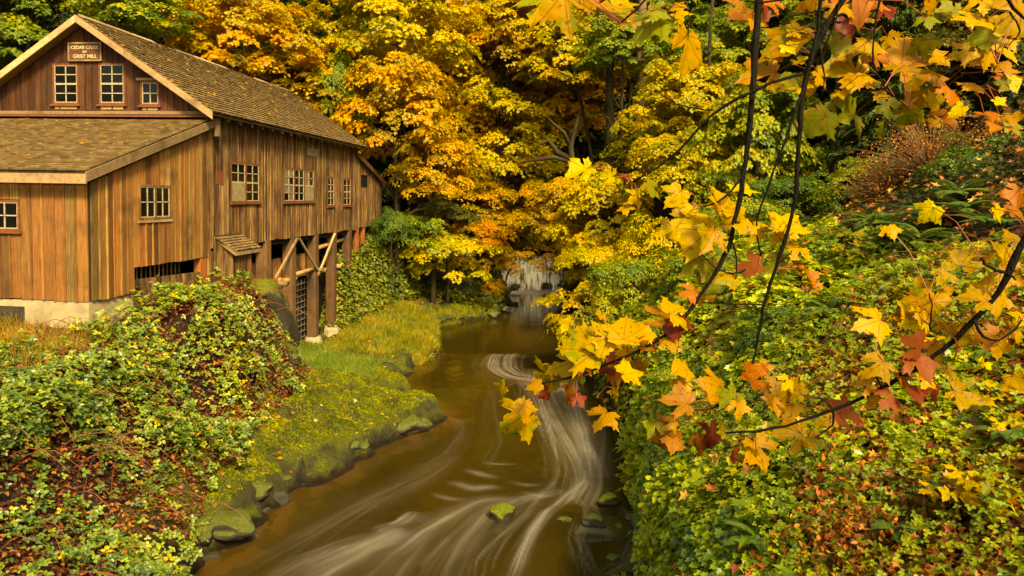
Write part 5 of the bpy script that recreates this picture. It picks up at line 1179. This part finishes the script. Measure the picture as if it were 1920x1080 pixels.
for k, (x_, y_, z_, w_, lab) in enumerate(((-1.6, 64.6, .5, 2.6, 'mossy boulder at the left foot of the waterfall'), (-1.0, 65.2, 2.6, 2.2, 'dark boulder at the left lip of the waterfall'), (5.2, 64.8, .7, 2.6, 'mossy boulder at the right foot of the waterfall'), (5.0, 65.4, 2.7, 2.4, 'dark boulder at the right lip of the waterfall'), (1.7, 65.7, 3.25, 1.1, 'small dark rock splitting the top of the waterfall'), (3.3, 64.7, .5, 1.3, 'wet rock at the foot of the white water'), (.4, 64.6, .3, 1.1, 'low wet rock left in the white water'))):
    rock('boulder', lab, 0, 0, 0, w_, 'rock_half', k, loc=(x_, y_, z_), sy=.7, sz=.9, rot=k * 1.1, cat='rock')

for k, (px, py, w_, lab) in enumerate(((1088, 1000, .32, 'small wet stone left below the bare brown topped boulder'), (1140, 1012, .36, 'glistening wet stone right below the brown topped boulder'), (1160, 985, .3, 'small stone between the two boulders and the ivy'), (1210, 962, .4, 'dark wet stone against the ivy edge'), (1150, 1045, .42, 'dark wet stone near the bottom edge of the creek'), (1095, 1048, .35, 'low wet stone in the foam near the bottom edge'), (1172, 905, .4, 'dark stone at the creek edge below the orange leaves'))):
    rock('wet_rock', lab, px, py, .0, w_, 'rock_wet' if k % 2 else 'rock_half', k, sz=.55, rot=k * .9)
# ------------------------------------------------------------------ foreground bigleaf maple
HALF = [(0, 0), (.09, -.10), (.20, -.20), (.30, -.17), (.44, -.20), (.40, -.08), (.47, .0), (.34, .04), (.19, .09), (.34, .14), (.46, .14), (.56, .20), (.54, .29), (.74, .42), (.57, .43), (.54, .56), (.43, .46), (.28, .37), (.09, .18),
        (.12, .40), (.11, .55), (.26, .63), (.17, .72), (.18, .84), (.07, .88), (0, 1.08)]
def leaf_mesh(seed, curl):
    rr = random.Random(seed); n = len(HALF)
    jit = [(rr.uniform(-.025, .025), rr.uniform(-.025, .025)) for _ in range(2 * n)]
    R_ = [(x * 1.08 + jit[k][0], y + jit[k][1]) if 0 < k < n - 1 else (x, y) for k, (x, y) in enumerate(HALF)]
    L_ = [(-x * 1.08 + jit[n + k][0], y + jit[n + k][1]) for k, (x, y) in enumerate(HALF)][1:-1][::-1]
    bm = bmesh.new(); vs = [bm.verts.new((x, y, 0)) for x, y in R_ + L_]; f = bm.faces.new(vs)
    bmesh.ops.triangulate(bm, faces=[f], ngon_method='BEAUTY'); bmesh.ops.subdivide_edges(bm, edges=bm.edges[:], cuts=2, use_grid_fill=True); bmesh.ops.triangulate(bm, faces=bm.faces[:])
    c1, c2, c3 = curl; ph = rr.uniform(0, 6)
    for v in bm.verts:
        x, y = v.co.x, v.co.y; r = math.hypot(x, y); a = math.atan2(x, y); vein = min(abs(math.sin(a - q)) * r if abs(a - q) < 1.2 else 9 for q in (0, .86, -.86, 1.75, -1.75))
        v.co.z = c1 * abs(x) ** 1.4 * .5 - c2 * r * r * .42 + .09 * min(vein, .12) + c3 * .09 * math.sin(x * 7 + ph) * r + .03 * mnoise.noise(Vector((x * 5, y * 5, seed)))
        if c3 > 1.2: v.co.x *= 1 - .35 * r
    me = bpy.data.meshes.new('leaf'); bm.to_mesh(me); bm.free(); me.polygons.foreach_set('use_smooth', np.ones(len(me.polygons), dtype=bool)); return me
def big_leaf_mat():
    m, nt, b = nodes('bigleaf maple leaf'); L = nt.links; tc = nd(nt, 'ShaderNodeTexCoord'); O = tc.outputs['Object']; oi = nd(nt, 'ShaderNodeObjectInfo')
    sp = nd(nt, 'ShaderNodeSeparateXYZ', {0: O}); X, Y = sp.outputs[0], sp.outputs[1]
    r = mth(nt, 'SQRT', mth(nt, 'ADD', mth(nt, 'MULTIPLY', X, X), mth(nt, 'MULTIPLY', Y, Y))); a = mth(nt, 'ARCTAN2', X, Y)
    vd = None
    for q in (0, .86, -.86, 1.75, -1.75):
        d = mth(nt, 'ADD', mth(nt, 'MULTIPLY', mth(nt, 'ABSOLUTE', mth(nt, 'SINE', mth(nt, 'SUBTRACT', a, q))), r), mth(nt, 'MULTIPLY', mth(nt, 'GREATER_THAN', mth(nt, 'ABSOLUTE', mth(nt, 'SUBTRACT', a, q)), 1.3), 9.0))
        vd = d if vd is None else mth(nt, 'MINIMUM', vd, d)
    off = nd(nt, 'ShaderNodeVectorMath', {0: O}, operation='ADD'); cb = nd(nt, 'ShaderNodeCombineXYZ'); L.new(mth(nt, 'MULTIPLY', oi.outputs['Random'], 30.0), cb.inputs[0]); L.new(cb.outputs[0], off.inputs[1]); P = off.outputs[0]
    n1 = tnoise(nt, P, 2.0, 3, .6); n2 = tnoise(nt, P, 11, 3, .6); n3 = tnoise(nt, P, 6, 2, .5)
    base = oi.outputs['Color']
    hsv = nd(nt, 'ShaderNodeHueSaturation', {'Color': base, 'Hue': .535, 'Saturation': 1.0, 'Value': .55})      # greener patches between the veins
    g = ramp(nt, mth(nt, 'ADD', n1, mth(nt, 'MULTIPLY', vd, .5)), [(.56, (0, 0, 0)), (.64, (1, 1, 1))])
    grn = oi.outputs['Alpha']
    c = mixc(nt, mth(nt, 'MULTIPLY', g, grn), base, mixc(nt, .75, hsv.outputs[0], (.20, .30, .015)))
    spots = ramp(nt, n3, [(.63, (0, 0, 0)), (.67, (1, 1, 1))]); c = mixc(nt, mth(nt, 'MULTIPLY', spots, .8), c, (.20, .055, .012))
    c = mixc(nt, mth(nt, 'MULTIPLY', n2, .35), c, mixc(nt, .5, c, (.25, .08, .01)))
    vein = ramp(nt, vd, [(.008, (1, 1, 1)), (.02, (0, 0, 0))]); c = mixc(nt, mth(nt, 'MULTIPLY', vein, .65), c, (.22, .07, .012))
    L.new(c, b.inputs['Base Color']); b.inputs['Roughness'].default_value = .5; b.inputs['Specular IOR Level'].default_value = .25
    bump(nt, b, n2, .15, .01)
    tr = nt.nodes.new('ShaderNodeBsdfTranslucent'); L.new(c, tr.inputs[0]); mx = nt.nodes.new('ShaderNodeMixShader'); mx.inputs[0].default_value = .5
    L.new(b.outputs[0], mx.inputs[1]); L.new(tr.outputs[0], mx.inputs[2]); L.new(mx.outputs[0], nt.nodes['Material Output'].inputs[0]); return m
M['bigleaf'] = big_leaf_mat(); M['petiole'] = simple('red petiole', (.30, .07, .02), .5, .4, .3, 9)
CURLS = [(.3, .35, .4), (.1, .6, .6), (.5, .2, .8), (-.2, .5, .5), (.2, .8, 1.0), (.6, .4, .3)]
LM = [leaf_mesh(s, CURLS[s % 6]) for s in range(9)]; LM += [leaf_mesh(20 + s, (1.6, 1.3, 2.0)) for s in range(3)]
for m_ in LM: m_.materials.append(M['bigleaf'])
tree_o = empty('bigleaf_maple', (4.6, 1.2, float(ground(4.6, 1.2)[0]))); tag(tree_o, 'bigleaf maple hanging long black twigs and large spotted leaves over the creek', 'tree')
TB = Vector(tree_o.location)
def loc_(q): return tuple(np.array(q) - np.array(TB))
tb = MB(); tb.tube([(0, 0, -.4), (.1, .1, 2.5), (0, .4, 5.0), (-.4, 1.0, 6.8), (-1.6, 1.7, 7.6), (-3.2, 2.1, 7.9), (-5.2, 2.4, 8.0)], [.42, .34, .3, .24, .16, .1, .04], 12)
tb.build('trunk', M['bark'], tree_o, True)
rrb = random.Random(9)
BR = {}
def branch(key, pts, Y, r0, r1, up=None, Y1=None):
    """hanging twig through picture points at about Y metres"""
    Y1 = Y1 or Y; P = []; n = len(pts)
    for k, (a, b) in enumerate(pts): P.append(atY(a, b, Y + (Y1 - Y) * k / max(1, n - 1)))
    if up is not None: P = [np.array(u_) for u_ in up] + P
    P = np.array(P); d = np.r_[0, np.cumsum(np.linalg.norm(np.diff(P, axis=0), axis=1))]; m = max(8, int(d[-1] / .06)); t = np.linspace(0, d[-1], m)
    Q = np.stack([np.interp(t, d, P[:, j]) for j in range(3)], 1); ker = np.array([.2, .6, .2]); 
    for _ in range(3): Q[1:-1] = Q[:-2] * .25 + Q[1:-1] * .5 + Q[2:] * .25
    Q[1:-1] += np.array([[rrb.gauss(0, .0022) for _ in range(3)] for _ in range(m - 2)])
    r0, r1 = r0 * 1.03, r1 * 1.1
    rr_ = np.array([(r0 + (r1 - r0) * (k / (m - 1)) ** .8) * (1 + .10 * math.sin(k * 1.3 + len(BR)) + .12 * (rrb.random() < .15)) for k in range(m)])
    mb = MB(); mb.tube([loc_(q) for q in Q], rr_, 7); o = mb.build('branch', M['twig'], tree_o, True); BR[key] = (o, Q, mb); return o
branch('b1', [(1426, -30), (1418, 70), (1409, 200), (1398, 310), (1384, 400), (1362, 480), (1312, 560), (1248, 635), (1190, 662), (1120, 690), (1062, 715), (1008, 720)], 3.1, .019, .004, [(1.2, 3.0, 9.75)], 3.2)
branch('b2', [(1608, -30), (1562, 20), (1534, 75), (1508, 140), (1500, 230), (1496, 300), (1490, 400), (1455, 500), (1430, 580), (1415, 680), (1388, 742), (1335, 766)], 3.0, .016, .004, [(1.45, 2.9, 9.75)], 3.25)
branch('b2b', [(1541, -30), (1534, 70), (1512, 150), (1478, 245), (1445, 340), (1410, 430), (1428, 485)], 2.95, .011, .003, [(1.3, 2.85, 9.7)], 3.15)
branch('b3', [(1505, 138), (1440, 155), (1395, 180), (1335, 207), (1290, 268), (1225, 322), (1185, 342)], 3.0, .008, .004, None, 3.25)
branch('b3a', [(1335, 206), (1290, 202), (1262, 195), (1243, 180)], 3.1, .004, .002)
branch('b4', [(1960, 380), (1925, 440), (1898, 495), (1878, 545), (1842, 590), (1785, 640), (1722, 690), (1640, 735), (1570, 768), (1490, 795), (1425, 810), (1360, 812)], 2.6, .024, .004, [(2.9, 2.2, 9.4), (2.4, 2.45, 8.9)], 3.0)
branch('b4a', [(1828, 600), (1835, 635), (1850, 648), (1885, 640), (1915, 600)], 2.7, .006, .003)
branch('b4b', [(1722, 688), (1705, 700), (1685, 702)], 2.78, .012, .006)
branch('b4c', [(1880, 510), (1850, 500), (1838, 483)], 2.62, .006, .003); branch('b4d', [(1885, 510), (1905, 525)], 2.6, .006, .003)
branch('b4e', [(1655, 730), (1640, 705), (1640, 672)], 2.82, .004, .002); branch('b4f', [(1745, 622), (1748, 585), (1742, 550)], 2.75, .004, .002)
branch('b4g', [(1562, 772), (1568, 790), (1555, 805), (1530, 818)], 2.9, .005, .002)
branch('b5', [(1650, -30), (1640, 60), (1633, 110), (1629, 130), (1642, 155), (1700, 200)], 3.0, .007, .002, [(1.6, 2.9, 9.7)])
branch('b6', [(1868, -30), (1895, 25), (1940, 50)], 2.7, .008, .004, [(1.9, 2.6, 9.4)]); branch('b6a', [(1893, 22), (1916, 60), (1905, 75), (1892, 85)], 2.7, .004, .002)
branch('b7', [(1576, -30), (1572, 50), (1545, 90)], 3.0, .006, .003, [(1.5, 2.9, 9.7)]); branch('b7a', [(1536, 78), (1545, 135), (1549, 165), (1540, 182)], 3.0, .005, .002)
branch('b8', [(1398, 505), (1380, 520), (1350, 512), (1316, 478)], 3.12, .004, .0025); branch('b8a', [(1375, 455), (1385, 500), (1378, 540), (1345, 555)], 3.1, .0045, .002)
branch('b8b', [(1435, 572), (1380, 571), (1316, 567)], 3.15, .004, .002); branch('b8c', [(1398, 318), (1380, 355), (1350, 378), (1318, 388)], 3.1, .006, .003)
branch('b8d', [(1410, 428), (1385, 437)], 3.1, .003, .002); branch('b8e', [(1456, 498), (1485, 470)], 3.1, .003, .002); branch('b8f', [(1112, 695), (1118, 745)], 3.18, .003, .0015)
branch('b9', [(1230, -30), (1200, 25), (1165, 42)], 2.9, .007, .003, [(.7, 2.9, 9.6)]); branch('b9a', [(1500, -10), (1445, 5), (1398, 2)], 2.95, .006, .003); branch('b9b', [(1290, -30), (1290, 74)], 3.05, .0018, .0014, [(.8, 3.0, 9.6)])
branch('b10', [(1960, 180), (1900, 178), (1868, 176)], 2.7, .005, .002, [(2.6, 2.2, 9.3)]); branch('b10a', [(1870, 118), (1850, 165), (1800, 190)], 2.9, .003, .0015)
branch('b11', [(1545, 20), (1480, 28), (1465, 40)], 3.0, .004, .002)
COLS = {'by': ((.74, .55, .012), .0), 'y': ((.62, .37, .008), .3), 'yg': ((.54, .32, .008), .9), 'g': ((.26, .27, .010), 1.0), 'gold': ((.54, .27, .007), .3), 'o': ((.50, .16, .008), .1), 'r': ((.20, .022, .008), 0), 'rb': ((.30, .07, .014), 0), 'b': ((.42, .17, .015), .15)}
LV = [  # px, py, size px, tip angle (0 right, 90 up), colour, curled
(1015,12,120,-105,'yg'),(1062,22,125,-85,'yg'),(1130,15,140,-80,'yg'),(1110,-10,90,-95,'o'),(1216,48,105,-140,'g'),(1235,25,60,-30,'g'),(1288,100,125,-88,'gold'),(1165,0,80,-60,'y'),(1385,20,90,-130,'o'),(1432,25,80,-100,'r',1),(1412,35,70,-110,'gold'),(1450,8,70,-70,'o'),
(1465,85,120,-150,'yg'),(1425,140,115,-155,'gold'),(1500,55,60,-20,'y'),(1592,52,62,-80,'r'),(1610,8,115,-90,'o'),(1565,15,80,-110,'gold'),(1663,25,42,-60,'r'),(1488,160,75,-170,'y'),(1525,155,70,-50,'y'),(1575,135,135,-150,'yg'),(1600,100,90,-130,'y'),(1592,218,92,-160,'g'),(1532,235,85,-140,'g'),(1635,88,70,-100,'y'),(1650,110,55,-30,'o'),
(1728,112,150,25,'gold'),(1712,205,100,-35,'yg'),(1695,220,60,-110,'g'),(1757,158,50,-10,'r',1),(1850,110,62,-100,'y'),(1885,35,110,-150,'y'),(1870,70,85,-130,'yg'),(1905,10,80,-90,'gold'),(1785,180,62,-120,'o'),(1768,222,60,-130,'o'),(1852,218,50,-90,'o'),(1872,240,62,-140,'o'),(1893,105,55,-70,'y'),(1890,150,50,-100,'o'),(1820,160,55,-150,'gold'),(1800,100,55,-160,'y'),(1835,40,70,-160,'y'),(1740,40,50,-90,'g'),(1755,25,50,-120,'g'),
(1083,322,78,205,'by'),(1137,330,46,170,'by'),(1170,338,30,-100,'r',1),(1162,328,20,100,'r',1),(1226,356,62,-35,'g'),(1190,372,50,-150,'y'),(1170,388,48,-130,'y'),(1283,392,62,110,'yg'),(1345,372,90,60,'y'),(1370,395,70,-20,'y'),(1290,428,135,180,'y'),(1330,450,85,-120,'yg'),(1255,430,60,-160,'yg'),(1302,497,92,-150,'g'),(1340,500,60,-80,'g'),(1412,430,62,170,'y'),(1400,420,55,90,'y'),(1478,418,88,50,'y'),(1455,440,55,-110,'y'),(1402,497,72,170,'rb'),(1420,490,30,10,'o',1),(1362,522,60,-150,'yg'),(1330,535,62,-110,'g'),(1455,498,60,-150,'g'),(1513,508,80,100,'o',1),(1520,535,60,-80,'g',1),(1290,548,50,-130,'o'),(1320,560,50,-160,'gold'),
(938,738,62,200,'yg',1),(965,790,100,-145,'yg'),(985,775,60,-90,'gold'),(1018,705,85,-155,'yg'),(1050,685,85,-160,'y'),(1000,722,45,-140,'gold'),(1085,655,115,185,'yg'),(1120,640,80,-160,'y'),(1110,668,62,-120,'r'),(1140,660,60,-60,'o'),(1093,692,42,-110,'r'),(1020,738,45,-160,'r',1),(1087,752,38,-60,'r'),(1065,742,62,-140,'o',1),(1172,615,95,85,'y'),(1240,600,105,170,'gold'),(1270,580,80,30,'y'),(1205,640,72,-170,'o'),(1268,617,62,-95,'r'),(1290,600,40,40,'rb',1),(1150,705,46,-150,'o'),(1142,690,50,-60,'r'),(1185,700,72,-15,'y'),(1130,785,75,-115,'gold'),(1152,740,40,-115,'y',1),(1200,690,50,-40,'gold'),
(1267,752,85,140,'b'),(1243,812,88,-160,'b'),(1260,835,55,-110,'b'),(1335,720,85,165,'gold'),(1366,748,66,-150,'g'),(1385,768,50,-90,'gold'),(1420,702,68,40,'o'),(1436,690,45,0,'gold'),(1478,738,105,45,'gold'),(1455,765,50,-100,'gold'),(1325,822,85,-150,'r',1),(1350,810,60,-140,'g',1),(1310,835,60,-130,'o',1),(1425,852,90,-60,'gold'),(1400,860,60,-160,'gold'),(1478,812,88,170,'gold'),(1545,788,50,170,'y'),(1590,775,85,-45,'rb'),(1570,760,60,150,'rb'),(1618,720,55,180,'gold'),(1640,752,60,-150,'gold'),(1380,850,45,120,'r',1),(1530,825,55,-20,'yg'),
(1737,545,98,100,'gold'),(1725,575,80,-160,'yg'),(1632,605,92,200,'y'),(1716,605,72,160,'g'),(1755,600,60,0,'g'),(1712,645,75,150,'rb'),(1727,690,85,-80,'rb'),(1720,742,55,-100,'r'),(1750,738,52,-60,'r'),(1640,690,75,190,'gold'),(1665,752,62,-150,'rb'),(1760,662,62,-60,'gold'),(1826,560,80,150,'yg'),(1850,540,70,100,'y'),(1880,475,80,140,'y'),(1895,520,68,-40,'gold'),(1868,565,82,-100,'gold'),(1908,445,60,90,'yg'),(1850,630,62,180,'b'),(1795,655,52,-90,'rb',1),(1815,742,84,-40,'yg'),(1795,728,50,150,'yg'),(1900,622,52,-150,'gold'),(1915,590,60,120,'y'),(1910,370,70,-120,'o'),(1905,400,55,-60,'o'),(1690,715,50,-130,'o'),(1660,530,1,0,'g')]
_r = random.Random(5)
for (x0, x1, y0, y1, n) in ((1450, 1915, 5, 250, 44), (1660, 1915, 400, 720, 22), (1250, 1500, 340, 540, 7), (1050, 1290, 580, 720, 8), (1210, 1600, 690, 850, 6), (1000, 1420, 0, 60, 6)):
    for _k in range(n): LV.append((_r.uniform(x0, x1), _r.uniform(y0, y1), _r.uniform(30, 68), _r.choice((-1, -1, -1, 1)) * _r.uniform(40, 170), _r.choice(['y', 'y', 'gold', 'yg', 'yg', 'g', 'y', 'by', 'gold'])))
allQ = {k: v for k, v in BR.items()}
lrn = random.Random(77)
for q in LV:
    px, py, sz, ang, cc = q[:5]; curled = len(q) > 5
    if sz < 5: continue
    Y = (2.75 if (px > 1600 and py > 380) or px > 1780 else 3.1) + lrn.uniform(-.03, .30)
    c = atY(px, py, Y); s = sz * Y / 1333 / 1.5
    dirv = math.cos(rad(ang)) * CR + math.sin(rad(ang)) * CU
    nrmv = -_f + (.45 * lrn.gauss(0, 1)) * CR + (.75 + .5 * lrn.gauss(0, 1)) * np.array([0, 0, 1.0])
    if curled: nrmv = -_f * .5 + lrn.choice((-1, 1)) * .8 * CR + .3 * CU
    tip = dirv + .35 * _f * lrn.gauss(0, 1); z_ = nrmv / np.linalg.norm(nrmv); y_ = tip - (tip @ z_) * z_; y_ /= np.linalg.norm(y_); x_ = np.cross(y_, z_)
    basep = c - y_ * s * .42
    # nearest branch point above the leaf base
    best = None
    for k, (bo, Q, mb_) in BR.items():
        d = np.linalg.norm(Q - basep, axis=1); j = int(d.argmin())
        if best is None or d[j] < best[0]: best = (d[j], k, Q[j])
    bo = BR[best[1]][0]; me = LM[lrn.randrange(9)] if not curled else LM[9 + lrn.randrange(3)]
    o = bpy.data.objects.new('leaf', me); COL.objects.link(o); o.parent = bo
    bl = np.array(basep) - np.array(TB)
    o.matrix_local = Matrix(((x_[0] * s, y_[0] * s, z_[0] * s, bl[0]), (x_[1] * s, y_[1] * s, z_[1] * s, bl[1]), (x_[2] * s, y_[2] * s, z_[2] * s, bl[2]), (0, 0, 0, 1)))
    col, gr = COLS[cc]; j_ = lrn.uniform(.85, 1.15); o.color = (col[0] * j_, col[1] * j_ * lrn.uniform(.88, 1.1), col[2], gr)
    pe = MB(); a_ = np.array(best[2]) - np.array(TB); mid = (a_ + bl) / 2 + np.array([0, 0, .02 + .05 * best[0]]); pe.tube([tuple(a_), tuple(mid), tuple(bl), tuple(bl + y_ * s * .1)], [.0022, .0018, .0018, .0012], 5); pe.build('petiole', M['petiole'], bo)

# ------------------------------------------------------------------ yellow maple seedlings and the nearest fallen leaves, leaf by leaf
def put_leaf(name, parent, P, nrm, tip, s, col, off=(0, 0, 0)):
    z_ = nrm / np.linalg.norm(nrm); y_ = tip - (tip @ z_) * z_; y_ /= np.linalg.norm(y_); x_ = np.cross(y_, z_); o = bpy.data.objects.new(name, LM[lrn.randrange(9)]); COL.objects.link(o); o.parent = parent
    P = np.array(P) - np.array(off); o.matrix_local = Matrix(((x_[0] * s, y_[0] * s, z_[0] * s, P[0]), (x_[1] * s, y_[1] * s, z_[1] * s, P[1]), (x_[2] * s, y_[2] * s, z_[2] * s, P[2]), (0, 0, 0, 1)))
    j_ = lrn.uniform(.75, 1.2); o.color = (col[0][0] * j_, col[0][1] * j_, col[0][2], col[1]); return o
def seedling(label, px, py, s, cols, seed):
    q = hit(px, py); r_ = random.Random(seed); z = float(ground(q[0], q[1])[0]); o = empty('maple_seedling', (q[0], q[1], z)); tag(o, label, 'seedling', 'maple seedlings'); mb = MB()
    for k in range(20):
        a = r_.uniform(0, 6.28); rr_ = r_.uniform(.05, .42) * s; P = np.array([math.cos(a) * rr_, math.sin(a) * rr_, s * r_.uniform(.4, .85)]); mb.tube([(0, 0, -.05), tuple(P * np.array([.35, .35, .7])), tuple(P)], [.007, .005, .002], 4)
        put_leaf('leaf', o, P, np.array([r_.gauss(0, .35), -.35 + r_.gauss(0, .3), 1.0]), np.array([math.cos(a), math.sin(a), -.35]), s * r_.uniform(.14, .26), COLS[r_.choice(cols)])
    mb.build('stem', M['twig'], o)
for k, (px, py, s, cl_, lab) in enumerate(((1880, 830, .8, ['y', 'by', 'yg'], 'yellow maple seedling by the right edge, upper of the pair'), (1800, 1000, .85, ['y', 'yg', 'g'], 'yellow maple seedling at the bottom right corner'), (1880, 1000, .7, ['yg', 'g', 'y'], 'green yellow seedling in the bottom right corner'), (1780, 690, .8, ['by', 'y'], 'yellow seedling under the thick hanging branch'), (1740, 930, .6, ['g', 'yg'], 'green seedling above the bottom right fern'), (1520, 480, 1.0, ['g', 'yg'], 'green seedling by the path end'), (1590, 500, 1.1, ['yg', 'g'], 'lime seedling in the upper slope cover'))): seedling(lab, px, py, s, cl_, 100 + k)
gobj = bpy.data.objects['ground']; got = 0
while got < 260:
    x_, y_ = lrn.uniform(2.4, 9.5), lrn.uniform(4.8, 15)
    if x_ < float(np.interp(y_, SEC[:, 0], SEC[:, 6])) + .1: continue
    zz = float(ground(x_, y_)[0]); P = np.array([x_, y_, zz + float(rough(x_, y_)) * lrn.uniform(.5, 1.05) + .06])
    if not bool(in_view(P[None, :], 20)[0]): continue
    n_ = gnormal(np.array([x_]), np.array([y_]))[0]; got += 1
    put_leaf('fallen_leaf', gobj, P, n_ + np.array([lrn.gauss(0, .3), lrn.gauss(0, .3) - .3, .4]), np.array([lrn.gauss(0, 1), lrn.gauss(0, 1), -.2]), lrn.uniform(.07, .16), COLS[lrn.choice(['o', 'rb', 'rb', 'r', 'b', 'b', 'gold', 'y'])])
